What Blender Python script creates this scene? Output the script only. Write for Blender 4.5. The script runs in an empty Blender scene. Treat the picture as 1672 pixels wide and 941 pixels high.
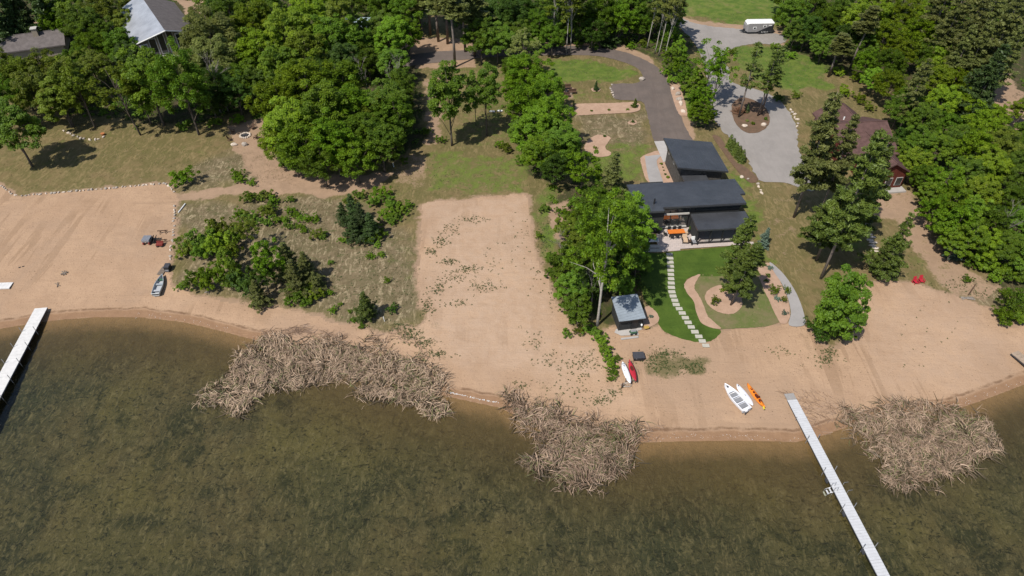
import bpy, bmesh, math, random
import numpy as np
from mathutils import Vector, Matrix
from mathutils.geometry import delaunay_2d_cdt

random.seed(11)
rng = np.random.default_rng(11)
scene = bpy.context.scene
COL = scene.collection

# ---------------------------------------------------------------- camera model (drone, 65 m up, looking 43 deg down)
CAM_H = 65.0
PITCH = math.radians(43)
SP, CP = math.sin(PITCH), math.cos(PITCH)
FPX = 1672 * 24 / 36.0


def flat(px, py, z=0.0):
    u = (px - 836) / FPX
    v = (py - 470.5) / FPX
    t = (CAM_H - z) / (SP + v * CP)
    return (u * t, (CP - v * SP) * t)


SHORE_PX = [(-700, 640), (-400, 600), (-150, 560), (0, 537), (60, 527), (100, 522), (160, 518), (230, 518), (300, 526), (360, 540),
            (420, 556), (480, 575), (560, 600), (640, 625), (735, 648), (780, 658), (815, 665), (870, 692), (950, 714), (1040, 722),
            (1100, 721), (1200, 719), (1300, 722), (1340, 712), (1400, 692), (1480, 682), (1560, 668), (1600, 655), (1640, 640), (1672, 628),
            (1800, 590), (2000, 550), (2400, 500)]
_sh = np.array([flat(*p) for p in SHORE_PX])
_o = np.argsort(_sh[:, 0])
SHX, SHY = _sh[_o, 0], _sh[_o, 1]


def shore_s(x, y):
    return y - np.interp(x, SHX, SHY)


def hgt(x, y):
    s = shore_s(x, y)
    up = 1.7 * (1 - np.exp(-np.maximum(s, 0) / 15.0))
    und = 0.10 * np.sin(x * .11 + 1.3) * np.sin(y * .09 + .4) * np.clip((s - 4) / 10, 0, 1)
    dn = np.maximum(-1.9, np.minimum(s, 0) * 0.055)
    return up + und + dn


def H1(x, y):
    return float(hgt(np.float64(x), np.float64(y)))


def at(px, py, dz=0.0):
    """ground point that the photo shows at this pixel, dz above the ground"""
    z = 1.0
    for _ in range(6):
        x, y = flat(px, py, z)
        z = H1(x, y) + dz
    return Vector((x, y, z))


def atw(px, py, z):
    x, y = flat(px, py, z)
    return Vector((x, y, z))


def ppm(px, py, z=1.5):
    v = (py - 470.5) / FPX
    return FPX * (SP + v * CP) / (CAM_H - z)


def to_px(x, y, z):
    a = CAM_H - z
    d = a * SP + y * CP
    return 836 + FPX * x / d, 470.5 + FPX * (a * CP - y * SP) / d


# ---------------------------------------------------------------- naming
ORD = ['', 'first', 'second', 'third', 'fourth', 'fifth', 'sixth', 'seventh', 'eighth', 'ninth', 'tenth', 'eleventh', 'twelfth', 'thirteenth',
       'fourteenth', 'fifteenth', 'sixteenth', 'seventeenth', 'eighteenth', 'nineteenth', 'twentieth', 'twenty-first', 'twenty-second',
       'twenty-third', 'twenty-fourth', 'twenty-fifth', 'twenty-sixth', 'twenty-seventh', 'twenty-eighth', 'twenty-ninth', 'thirtieth']


def tag(o, label=None, cat=None, group=None, kind=None):
    if label: o['label'] = label
    if cat: o['category'] = cat
    if group: o['group'] = group
    if kind: o['kind'] = kind
    return o


def empty(name, loc, rz=0.0):
    o = bpy.data.objects.new(name, None)
    COL.objects.link(o)
    o.location = loc
    o.rotation_euler = (0, 0, rz)
    o.empty_display_size = .5
    return o


def link(name, me, parent=None):
    o = bpy.data.objects.new(name, me)
    COL.objects.link(o)
    if parent is not None: o.parent = parent
    return o


# ---------------------------------------------------------------- mesh builder
class MB:
    def __init__(s):
        s.v = []; s.f = []

    def add(s, vs, fs):
        b = len(s.v)
        s.v += [tuple(v) for v in vs]
        s.f += [tuple(i + b for i in f) for f in fs]
        return s

    def box(s, c, d, rz=0.0, rx=0.0, ry=0.0):
        M = Matrix.Rotation(rz, 3, 'Z') @ Matrix.Rotation(ry, 3, 'Y') @ Matrix.Rotation(rx, 3, 'X')
        c = Vector(c)
        vs = [c + M @ Vector((x * d[0] / 2, y * d[1] / 2, z * d[2] / 2)) for z in (-1, 1) for x, y in ((-1, -1), (1, -1), (1, 1), (-1, 1))]
        return s.add(vs, [(3, 2, 1, 0), (4, 5, 6, 7), (0, 1, 5, 4), (1, 2, 6, 5), (2, 3, 7, 6), (3, 0, 4, 7)])

    def prism(s, bot, top):
        n = len(bot)
        return s.add(list(bot) + list(top), [tuple(range(n - 1, -1, -1)), tuple(range(n, 2 * n))] + [(i, (i + 1) % n, n + (i + 1) % n, n + i) for i in range(n)])

    def slab(s, top, th):
        top = [Vector(p) for p in top]
        return s.prism([p - Vector((0, 0, th)) for p in top], top)

    def path(s, pts, rad, n=6, cap=True):
        pts = [Vector(p) for p in pts]
        rings = []
        for i, p in enumerate(pts):
            a = pts[max(i - 1, 0)]; b = pts[min(i + 1, len(pts) - 1)]
            t = (b - a)
            if t.length < 1e-6: t = Vector((0, 0, 1))
            t.normalize()
            ref = Vector((1, 0, 0)) if abs(t.x) < .8 else Vector((0, 1, 0))
            u = t.cross(ref).normalized(); w = t.cross(u)
            r = rad[i] if isinstance(rad, (list, tuple)) else rad
            rings.append([p + (u * math.cos(k * 2 * math.pi / n) + w * math.sin(k * 2 * math.pi / n)) * r for k in range(n)])
        vs = [v for r in rings for v in r]
        fs = [(i * n + k, i * n + (k + 1) % n, (i + 1) * n + (k + 1) % n, (i + 1) * n + k) for i in range(len(pts) - 1) for k in range(n)]
        if cap: fs += [tuple(range(n - 1, -1, -1)), tuple(range((len(pts) - 1) * n, len(pts) * n))]
        return s.add(vs, fs)

    def bar(s, a, b, r, n=6):
        return s.path([a, b], r, n)

    def loft(s, secs, cap=True):
        n = len(secs[0])
        vs = [v for r in secs for v in r]
        fs = [(i * n + k, i * n + (k + 1) % n, (i + 1) * n + (k + 1) % n, (i + 1) * n + k) for i in range(len(secs) - 1) for k in range(n)]
        if cap: fs += [tuple(range(n - 1, -1, -1)), tuple(range((len(secs) - 1) * n, len(secs) * n))]
        return s.add(vs, fs)

    def rock(s, c, r, seed, sq=.6):
        q = random.Random(seed)
        bm = bmesh.new()
        bmesh.ops.create_icosphere(bm, subdivisions=2, radius=1)
        ph = [q.uniform(0, 6) for _ in range(6)]
        for v in bm.verts:
            k = 1 + .16 * math.sin(3 * v.co.x + ph[0]) + .14 * math.sin(3.3 * v.co.y + ph[1]) + .1 * math.sin(4 * v.co.z + ph[2]) + q.uniform(-.05, .05)
            v.co = Vector((v.co.x * k * r[0], v.co.y * k * r[1], v.co.z * k * r[2]))
        bm.verts.index_update()
        s.add([Vector(c) + v.co for v in bm.verts], [tuple(v.index for v in f.verts) for f in bm.faces])
        bm.free()
        return s

    def mesh(s, name, mat, origin=None, smooth=False, bevel=0):
        me = bpy.data.meshes.new(name)
        v = s.v
        if origin is not None:
            o = Vector(origin); v = [tuple(Vector(p) - o) for p in v]
        me.from_pydata(v, [], s.f)
        bm = bmesh.new(); bm.from_mesh(me)
        bmesh.ops.recalc_face_normals(bm, faces=bm.faces)
        if bevel:
            bmesh.ops.bevel(bm, geom=[e for e in bm.edges if len(e.link_faces) == 2 and e.calc_face_angle(0) > .6], offset=bevel, segments=2, affect='EDGES', clamp_overlap=True)
        bm.to_mesh(me); bm.free()
        if smooth: me.polygons.foreach_set('use_smooth', [True] * len(me.polygons))
        me.materials.append(mat)
        return me

    def build(s, name, mat, parent=None, origin=None, smooth=False, bevel=0):
        return link(name, s.mesh(name, mat, origin, smooth, bevel), parent)


def npmesh(name, V, F, mat, tint=None, smooth=False):
    """V (N,3) floats, F (M,k) ints"""
    me = bpy.data.meshes.new(name)
    V = np.asarray(V, np.float32); F = np.asarray(F, np.int32)
    k = F.shape[1]
    me.vertices.add(len(V)); me.vertices.foreach_set('co', V.ravel())
    me.loops.add(F.size); me.loops.foreach_set('vertex_index', F.ravel())
    me.polygons.add(len(F)); me.polygons.foreach_set('loop_start', np.arange(0, F.size, k, dtype=np.int32))
    me.polygons.foreach_set('loop_total', np.full(len(F), k, np.int32))
    if smooth: me.polygons.foreach_set('use_smooth', np.ones(len(F), bool))
    if tint is not None:
        a = me.attributes.new('tint', 'FLOAT', 'POINT'); a.data.foreach_set('value', np.asarray(tint, np.float32))
    me.update(); me.validate()
    if mat: me.materials.append(mat)
    return me


# ---------------------------------------------------------------- materials
class NT:
    def __init__(s, name):
        s.m = bpy.data.materials.new(name); s.m.use_nodes = True
        s.t = s.m.node_tree; s.t.nodes.clear()
        s.out = s.t.nodes.new('ShaderNodeOutputMaterial')
        s.pos = None

    def n(s, ty, **kw):
        nd = s.t.nodes.new(ty)
        for k, v in kw.items():
            if k.startswith('i_'):
                nd.inputs[k[2:].replace('_', ' ')].default_value = v
            else: setattr(nd, k, v)
        return nd

    def l(s, a, b): s.t.links.new(a, b)

    def coord(s, scale=(1, 1, 1), rot=0.0, obj=False):
        if obj:
            c = s.n('ShaderNodeTexCoord').outputs['Object']
        else:
            c = s.n('ShaderNodeNewGeometry').outputs['Position']
        mp = s.n('ShaderNodeMapping'); mp.inputs['Scale'].default_value = scale; mp.inputs['Rotation'].default_value = (0, 0, rot)
        s.l(c, mp.inputs[0]); return mp.outputs[0]

    def noise(s, scale, detail=4, rough=.55, vec=None, dist=0.0):
        nd = s.n('ShaderNodeTexNoise', i_Scale=scale, i_Detail=detail, i_Roughness=rough, i_Distortion=dist)
        s.l(vec if vec is not None else s.coord(), nd.inputs['Vector'])
        return nd.outputs['Fac']

    def ramp(s, fac, lo, hi, a=0.0, b=1.0):
        nd = s.n('ShaderNodeMapRange', clamp=True); nd.interpolation_type = 'SMOOTHSTEP'
        s.val(nd.inputs[0], fac)
        for i, q in enumerate((lo, hi, a, b)): s.val(nd.inputs[i + 1], q)
        return nd.outputs[0]

    def val(s, sock, v):
        if isinstance(v, (int, float)): sock.default_value = v
        elif isinstance(v, tuple): sock.default_value = (*v, 1) if len(v) == 3 and len(sock.default_value) == 4 else v
        else: s.l(v, sock)

    def mix(s, f, a, b, mode='MIX'):
        nd = s.n('ShaderNodeMix', data_type='RGBA', blend_type=mode)
        s.val(nd.inputs[0], f); s.val(nd.inputs[6], a); s.val(nd.inputs[7], b)
        return nd.outputs[2]

    def math(s, op, a, b=0.0):
        nd = s.n('ShaderNodeMath', operation=op, use_clamp=False)
        s.val(nd.inputs[0], a); s.val(nd.inputs[1], b)
        return nd.outputs[0]

    def attr(s, name, out='Fac'):
        return s.n('ShaderNodeAttribute', attribute_name=name).outputs[out]

    def bump(s, h, strength=.5, dist=.1):
        nd = s.n('ShaderNodeBump', i_Strength=strength, i_Distance=dist)
        s.l(h, nd.inputs['Height']); return nd.outputs[0]

    def bsdf(s, col, rough=.8, spec=.3, metal=0.0, normal=None):
        nd = s.n('ShaderNodeBsdfPrincipled')
        s.val(nd.inputs['Base Color'], col); s.val(nd.inputs['Roughness'], rough)
        nd.inputs['Specular IOR Level'].default_value = spec; nd.inputs['Metallic'].default_value = metal
        if normal is not None: s.l(normal, nd.inputs['Normal'])
        s.l(nd.outputs[0], s.out.inputs[0])
        return nd


def basic(name, col, rough=.7, spec=.3, metal=0.0, var=.12, scale=3.0, bump=.15, stretch=(1, 1, 1)):
    col = tuple(x * .8 for x in col)
    q = NT(name)
    v = q.coord(stretch, obj=True)
    n1 = q.noise(scale, 5, .6, v); n2 = q.noise(scale * 6, 3, .6, v)
    f = q.math('ADD', q.math('MULTIPLY', n1, .6), q.math('MULTIPLY', n2, .4))
    c = q.mix(q.ramp(f, .3, .7), tuple(x * (1 - var) for x in col), tuple(min(1, x * (1 + var)) for x in col))
    q.bsdf(c, rough, spec, metal, q.bump(n2, bump, .02) if bump else None)
    return q.m


def leafmat(name, c_lo, c_hi, trans=.46, hue=.02):
    q = NT(name)
    t = q.attr('tint')
    r = q.n('ShaderNodeObjectInfo').outputs['Random']
    f = q.math('ADD', q.math('MULTIPLY', t, .75), q.math('MULTIPLY', r, .25))
    c = q.mix(f, c_lo, c_hi)
    hs = q.n('ShaderNodeHueSaturation')
    q.l(q.ramp(r, 0, 1, .5 - hue, .5 + hue * .15), hs.inputs['Hue']); hs.inputs['Saturation'].default_value = 1.0
    q.l(q.ramp(r, 0, 1, .86, 1.14), hs.inputs['Value']); q.l(c, hs.inputs['Color'])
    d = q.n('ShaderNodeBsdfPrincipled'); d.inputs['Roughness'].default_value = .55; d.inputs['Specular IOR Level'].default_value = .25
    q.l(hs.outputs[0], d.inputs['Base Color'])
    tr = q.n('ShaderNodeBsdfTranslucent')
    q.l(q.mix(.5, hs.outputs[0], (.14, .2, .01)), tr.inputs['Color'])
    mx = q.n('ShaderNodeMixShader'); mx.inputs[0].default_value = trans
    q.l(d.outputs[0], mx.inputs[1]); q.l(tr.outputs[0], mx.inputs[2]); q.l(mx.outputs[0], q.out.inputs[0])
    return q.m


M = {}
M['leaf_bright'] = leafmat('leaf_bright', (.056, .135, .006), (.165, .280, .011))
M['leaf_mid'] = leafmat('leaf_mid', (.044, .104, .008), (.130, .220, .014))
M['leaf_deep'] = leafmat('leaf_deep', (.024, .064, .009), (.075, .140, .014))
M['leaf_olive'] = leafmat('leaf_olive', (.066, .105, .010), (.172, .222, .018))
M['leaf_pale'] = leafmat('leaf_pale', (.092, .122, .028), (.205, .235, .050))
M['leaf_lime'] = leafmat('leaf_lime', (.082, .155, .007), (.205, .292, .011))
M['needle'] = leafmat('needle', (.052, .070, .017), (.140, .155, .038), .15)
M['needle_green'] = leafmat('needle_green', (.036, .062, .011), (.108, .142, .020), .18, .008)
M['needle_dark'] = leafmat('needle_dark', (.016, .036, .009), (.050, .082, .018), .12)
M['needle_blue'] = leafmat('needle_blue', (.05, .08, .06), (.12, .17, .12), .1)
M['weed'] = leafmat('weed', (.035, .06, .018), (.09, .12, .035), .2)
M['straw'] = leafmat('straw', (.13, .095, .045), (.29, .23, .13), .15, .01)
M['meadow'] = leafmat('meadow', (.05, .068, .015), (.19, .165, .07), .2, .01)
M['reed'] = leafmat('reed', (.135, .085, .055), (.45, .325, .225), .12, .01)
M['reed_dark'] = leafmat('reed_dark', (.035, .03, .018), (.13, .095, .06), .1, .01)
M['reed_green'] = leafmat('reed_green', (.075, .085, .03), (.17, .17, .065), .12, .01)
M['bark'] = basic('bark', (.11, .09, .072), .9, .1, var=.4, scale=2, stretch=(4, 4, .6))
M['pine_bark'] = basic('pine_bark', (.20, .165, .14), .9, .1, var=.35, scale=2, stretch=(4, 4, .6))
M['birch_bark'] = basic('birch_bark', (.36, .33, .285), .8, .2, var=.35, scale=3, stretch=(1, 1, 3))
M['dead_wood'] = basic('dead_wood', (.25, .22, .19), .9, .1, var=.3)
M['roof_black'] = None
# ---------------------------------------------------------------- terrain
def vnoise(x, y, sc, seed=0):
    r = np.random.default_rng(seed); L = r.random((256, 256))
    X = x / sc; Y = y / sc
    xi = np.floor(X).astype(int); yi = np.floor(Y).astype(int)
    fx = X - xi; fy = Y - yi
    fx = fx * fx * (3 - 2 * fx); fy = fy * fy * (3 - 2 * fy)
    g = lambda a, b: L[a % 256, b % 256]
    return (g(xi, yi) * (1 - fx) * (1 - fy) + g(xi + 1, yi) * fx * (1 - fy) + g(xi, yi + 1) * (1 - fx) * fy + g(xi + 1, yi + 1) * fx * fy) * 2 - 1


def wpoly(px):
    return np.array([at(*p)[:2] for p in px])


def inside(P, x, y):
    r = np.zeros(x.shape, bool)
    n = len(P)
    for i in range(n):
        x1, y1 = P[i]; x2, y2 = P[(i + 1) % n]
        if y1 == y2: continue
        r ^= ((y1 > y) != (y2 > y)) & (x < (x2 - x1) * (y - y1) / (y2 - y1) + x1)
    return r


def sdist(P, x, y):
    d = np.full(x.shape, 1e9)
    n = len(P)
    for i in range(n):
        a = P[i]; b = P[(i + 1) % n]
        e = b - a; L2 = max(e @ e, 1e-9)
        t = np.clip(((x - a[0]) * e[0] + (y - a[1]) * e[1]) / L2, 0, 1)
        d = np.minimum(d, np.hypot(x - a[0] - t * e[0], y - a[1] - t * e[1]))
    return np.where(inside(P, x, y), d, -d)


def grow(a, b, step, n=26, far=900):
    core = np.arange(a, b + step * .5, step)
    k = (far / step) ** (1 / n)
    out = step * np.cumsum(np.geomspace(1, far / step / 3, n))
    return np.concatenate([a - out[::-1], core, b + out])


gx = grow(-136, 136, .32); gy = grow(22, 186, .32)
GX, GY = np.meshgrid(gx, gy)
S = shore_s(GX, GY)

BEACH_PX = [(-400, 296), (0, 302), (20, 318), (30, 321), (120, 313), (270, 300), (286, 316), (288, 340), (283, 385), (279, 430), (275, 465), (300, 478),
            (345, 490), (400, 498), (450, 502), (520, 518), (560, 530), (620, 545), (650, 540), (690, 533), (700, 520), (688, 495), (682, 460), (685, 400),
            (688, 332), (760, 325), (860, 318), (866, 360), (876, 405), (886, 440), (900, 480), (918, 512), (935, 540), (985, 545), (1000, 536), (1075, 535),
            (1085, 545), (1110, 553), (1140, 559), (1160, 557), (1178, 540), (1280, 531), (1316, 531), (1330, 550), (1345, 566), (1372, 575), (1384, 556), (1392, 500),
            (1393, 470), (1440, 459), (1490, 463), (1540, 478), (1580, 490), (1620, 505), (1632, 535), (1672, 533), (2100, 540), (2400, 760), (-700, 760)]
BW = wpoly(BEACH_PX)
wob = vnoise(GX, GY, 1.6, 1) * .35 + vnoise(GX, GY, .6, 2) * .22
BD = sdist(BW, GX, GY)


def zone(px, w=1.2, amp=.8, seed=5):
    P = wpoly(px)
    x0, y0 = P.min(0) - 6; x1, y1 = P.max(0) + 6
    m = (GX > x0) & (GX < x1) & (GY > y0) & (GY < y1)
    out = np.zeros(GX.shape, np.float32)
    d = sdist(P, GX[m], GY[m]) + amp * (vnoise(GX[m], GY[m], 3.1, seed) + .6 * vnoise(GX[m], GY[m], 1.1, seed + 1))
    t = np.clip(d / (2 * w) + .5, 0, 1)
    out[m] = t * t * (3 - 2 * t)
    return out


FOREST = [[(-400, -200), (2000, -200), (2000, 480), (1660, 480), (1620, 475), (1575, 425), (1530, 350), (1490, 290), (1462, 250), (1462, 150), (1400, 120), (1350, 120),
           (1290, 70), (1292, 20), (1270, -10), (1110, -10), (1105, 20), (1130, 90), (1162, 200), (1140, 215), (1112, 140), (1075, 95), (1040, 80), (1000, 72), (880, 74),
           (830, 70), (780, 60), (700, 20), (660, 60), (690, 120), (690, 230), (640, 265), (500, 275), (430, 235), (405, 170), (340, 200), (300, 205), (130, 185),
           (0, 150), (-400, 150)],
          [(905, 330), (960, 280), (1010, 290), (1060, 400), (1045, 470), (1000, 530), (940, 522), (905, 440)],
          [(830, 180), (860, 150), (900, 170), (920, 250), (905, 300), (865, 285)]]
LUSH = [([(880, 100), (960, 94), (1030, 112), (1045, 128), (1000, 137), (900, 135)], .8), ([(900, 140), (1000, 140), (1000, 168), (930, 175)], .4),
        ([(1100, -40), (1300, -40), (1290, 40), (1210, 46), (1105, 22)], .9),
        ([(1190, 76), (1280, 74), (1350, 100), (1360, 145), (1280, 152), (1200, 110)], .95), ([(1058, 84), (1110, 120), (1165, 200), (1125, 205), (1100, 130)], .9),
        ([(868, 325), (905, 300), (915, 430), (900, 470), (882, 400)], .75), ([(690, 250), (865, 250), (862, 316), (760, 322), (700, 312)], .55),
        ([(930, 235), (1075, 235), (1048, 262), (1062, 298), (1000, 300), (930, 290)], .6), ([(1188, 270), (1215, 290), (1260, 430), (1240, 420), (1215, 340)], .75),
        ([(470, 300), (690, 300), (690, 345), (620, 400), (560, 390), (540, 340)], .3), ([(730, 100), (860, 90), (840, 240), (740, 245)], .4),
        ([(-100, 190), (400, 215), (360, 260), (-100, 290)], .22), ([(560, 390), (690, 370), (690, 460), (600, 440)], .3),
        ([(1380, 330), (1450, 330), (1440, 460), (1370, 420)], .45), ([(1440, 380), (1500, 360), (1560, 450), (1490, 455)], .35)]
SAND = [([(286, 312), (420, 296), (440, 252), (500, 286), (640, 284), (620, 306), (530, 322), (420, 315), (286, 334)], .85),
        ([(372, 206), (430, 192), (452, 236), (470, 285), (405, 290), (372, 235)], .7), ([(692, 125), (720, 125), (722, 238), (692, 238)], .6),
        ([(893, 335), (930, 328), (936, 365), (918, 398), (903, 370)], .75), ([(650, 60), (775, 66), (775, 110), (680, 112)], .85),
        ([(1240, 300), (1300, 305), (1330, 330), (1300, 420), (1340, 450), (1310, 500), (1285, 440), (1250, 370)], .32),
        ([(1450, 330), (1480, 300), (1505, 340), (1560, 425), (1640, 470), (1610, 500), (1530, 470), (1480, 390)], .65), ([(1400, 320), (1470, 305), (1480, 340), (1440, 370), (1400, 345)], .7),
        ([(20, 40), (115, 32), (115, 52), (40, 62)], .8), ([(284, 0), (335, 0), (325, 32), (312, 36), (284, -10)], .95), ([(1588, 105), (1650, 110), (1680, 170), (1660, 220), (1590, 130)], .65),
        ([(914, 141), (940, 141), (940, 163), (918, 163)], .9), ([(1630, 195), (1680, 190), (1680, 235), (1640, 235)], .6),
        ([(1095, 20), (1140, 33), (1215, 40), (1280, 50), (1280, 76), (1215, 52), (1130, 44)], .8), ([(660, 250), (700, 255), (700, 310), (640, 300)], .5),
        ([(860, 68), (1010, 72), (1060, 92), (1108, 140), (1138, 228), (1120, 232), (1095, 150), (1040, 100), (960, 78), (860, 82)], .8)]
DEAD = [[(288, 335), (560, 320), (600, 330), (690, 420), (690, 532), (600, 545), (520, 520), (300, 478)], [(940, 188), (1048, 186), (1065, 236), (960, 230)],
        [(1560, 440), (1640, 470), (1630, 510), (1560, 490)], [(400, 240), (470, 240), (480, 300), (290, 310), (320, 270)]]
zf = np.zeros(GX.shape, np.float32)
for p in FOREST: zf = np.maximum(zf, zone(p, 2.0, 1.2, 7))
zl = np.zeros(GX.shape, np.float32)
for p, k in LUSH: zl = np.maximum(zl, k * zone(p, 2.2, 1.6, 17))
zs = np.zeros(GX.shape, np.float32)
for p, k in SAND: zs = np.maximum(zs, k * zone(p, 1.0, .7, 27))
zd = np.zeros(GX.shape, np.float32)
for p in DEAD: zd = np.maximum(zd, zone(p, 2.0, 1.5, 37))
# sand creeping over the rim of the beach
zs = np.maximum(zs, np.clip(1 + (BD + wob) / 1.6, 0, 1) * .7 * (BD < 1))
# thin green on the sand in front of the shed, and by the reeds
BG = np.zeros(GX.shape, np.float32)
for px, k in (([(1045, 572), (1090, 560), (1160, 585), (1155, 612), (1080, 620), (1045, 600)], .8), ([(960, 630), (1010, 640), (1000, 680), (955, 665)], .35), ([(860, 610), (920, 625), (910, 645), (870, 635)], .4),
              ([(640, 535), (690, 500), (700, 530), (720, 580), (680, 580), (630, 560)], .45), ([(1310, 540), (1390, 540), (1390, 595), (1330, 590)], .35), ([(690, 340), (780, 350), (790, 480), (700, 540)], .22)):
    BG = np.maximum(BG, k * zone(px, 1.2, 1.3, 47))
core = np.clip(1 - np.maximum(np.abs(GX) - 136, 0), 0, 1) * np.clip(1 - np.maximum(GY - 186, 0), 0, 1)
micro = (vnoise(GX, GY, .9, 3) * .025 + vnoise(GX, GY, 2.7, 4) * .03) * np.clip(S / 3, .15, 1) * core
bedr = (vnoise(GX, GY, 1.3, 8) * .09 + vnoise(GX, GY, .7, 9) * .07) * np.clip(-S / 5, 0, 1) * core
Z = hgt(GX, GY) + np.where(S > 0, micro * np.where(BD > 0, .7, 1.0), bedr)
ny, nx = GX.shape
idx = np.arange(ny * nx).reshape(ny, nx)
Q = np.stack([idx[:-1, :-1], idx[:-1, 1:], idx[1:, 1:], idx[1:, :-1]], -1).reshape(-1, 4)
cc = lambda A: (A[:-1, :-1] + A[:-1, 1:] + A[1:, 1:] + A[1:, :-1]).ravel() / 4
cS, cB = cc(S), cc(BD + wob)
lake = cS < 0
beach = (~lake) & (cB > 0)
land = ~(lake | beach)
VV = np.stack([GX, GY, Z], -1).reshape(-1, 3)
PL = np.maximum(zone([(690, 335), (858, 322), (880, 420), (915, 520), (960, 560), (1000, 640), (900, 610), (800, 600), (740, 600), (705, 540), (692, 480)], 2.5, 2, 57), .6 * zone([(1400, 480), (1480, 470), (1600, 510), (1640, 560), (1560, 630), (1400, 640)], 3, 2.5, 58))
ATT = {'pale': PL, 'sand': zs, 'lush': zl, 'forest': zf, 'dead': zd, 'thin': BG, 'shore': np.clip(S, -60, 60)}


def submesh(name, mask, mat):
    F = Q[mask]
    u, inv = np.unique(F.ravel(), return_inverse=True)
    me = npmesh(name, VV[u], inv.reshape(-1, 4), mat, smooth=True)
    for k, a in ATT.items():
        at_ = me.attributes.new(k, 'FLOAT', 'POINT')
        at_.data.foreach_set('value', a.ravel()[u].astype(np.float32))
    o = link(name, me); tag(o, kind='structure')
    return o


def mat_ground():
    q = NT('ground_soil')
    p = q.coord()
    nA = q.noise(.09, 4, .6, p); nB = q.noise(.55, 5, .65, p); nC = q.noise(3.2, 5, .7, p); nD = q.noise(1.3, 6, .75, q.coord((1, .35, 1), .5), 1.2)
    nE = q.noise(1.4, 6, .75, q.coord((.35, 1, 1), .3), 1.4)
    dry = q.mix(q.ramp(nB, .35, .65), (.168, .12, .058), (.115, .097, .038))
    dry = q.mix(q.ramp(nA, .42, .62), dry, (.12, .10, .04))
    dry = q.mix(q.ramp(nD, .46, .66), dry, (.21, .155, .075))
    dead = q.mix(q.ramp(nB, .35, .65), (.155, .115, .07), (.105, .085, .045))
    dead = q.mix(q.ramp(nD, .5, .62), dead, (.27, .21, .135))
    dead = q.mix(q.ramp(nE, .54, .66), dead, (.07, .075, .03))
    lush = q.mix(q.ramp(nB, .35, .68), (.055, .095, .015), (.105, .135, .026))
    lush = q.mix(q.ramp(nC, .5, .7), lush, (.10, .11, .03))
    lush = q.mix(q.ramp(q.noise(.16, 5, .7, p, .6), .52, .68, 0, .7), lush, (.15, .13, .05))
    sand = q.mix(q.ramp(nB, .3, .7), (.35, .235, .15), (.28, .19, .12))
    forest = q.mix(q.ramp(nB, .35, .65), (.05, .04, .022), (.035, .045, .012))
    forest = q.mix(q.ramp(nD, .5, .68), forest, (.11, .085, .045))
    c = q.mix(q.attr('dead'), q.mix(1.0, dry, (.84, .86, .84), 'MULTIPLY'), q.mix(1.0, dead, (.92, .94, .9), 'MULTIPLY'))
    sand = q.mix(1.0, sand, (.8, .8, .82), 'MULTIPLY')
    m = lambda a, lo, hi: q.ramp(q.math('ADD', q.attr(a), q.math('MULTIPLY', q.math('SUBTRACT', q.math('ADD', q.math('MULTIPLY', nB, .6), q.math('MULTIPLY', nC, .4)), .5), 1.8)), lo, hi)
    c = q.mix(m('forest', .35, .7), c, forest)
    c = q.mix(m('lush', .3, .75), c, lush)
    c = q.mix(m('sand', .35, .65), c, sand)
    c = q.mix(q.ramp(nC, .62, .8, 0, .45), c, (.05, .045, .02))
    h = q.math('ADD', q.math('MULTIPLY', nC, .5), q.math('MULTIPLY', nD, .5))
    q.bsdf(c, .95, .08, 0, q.bump(h, .55, .12))
    return q.m


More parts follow.
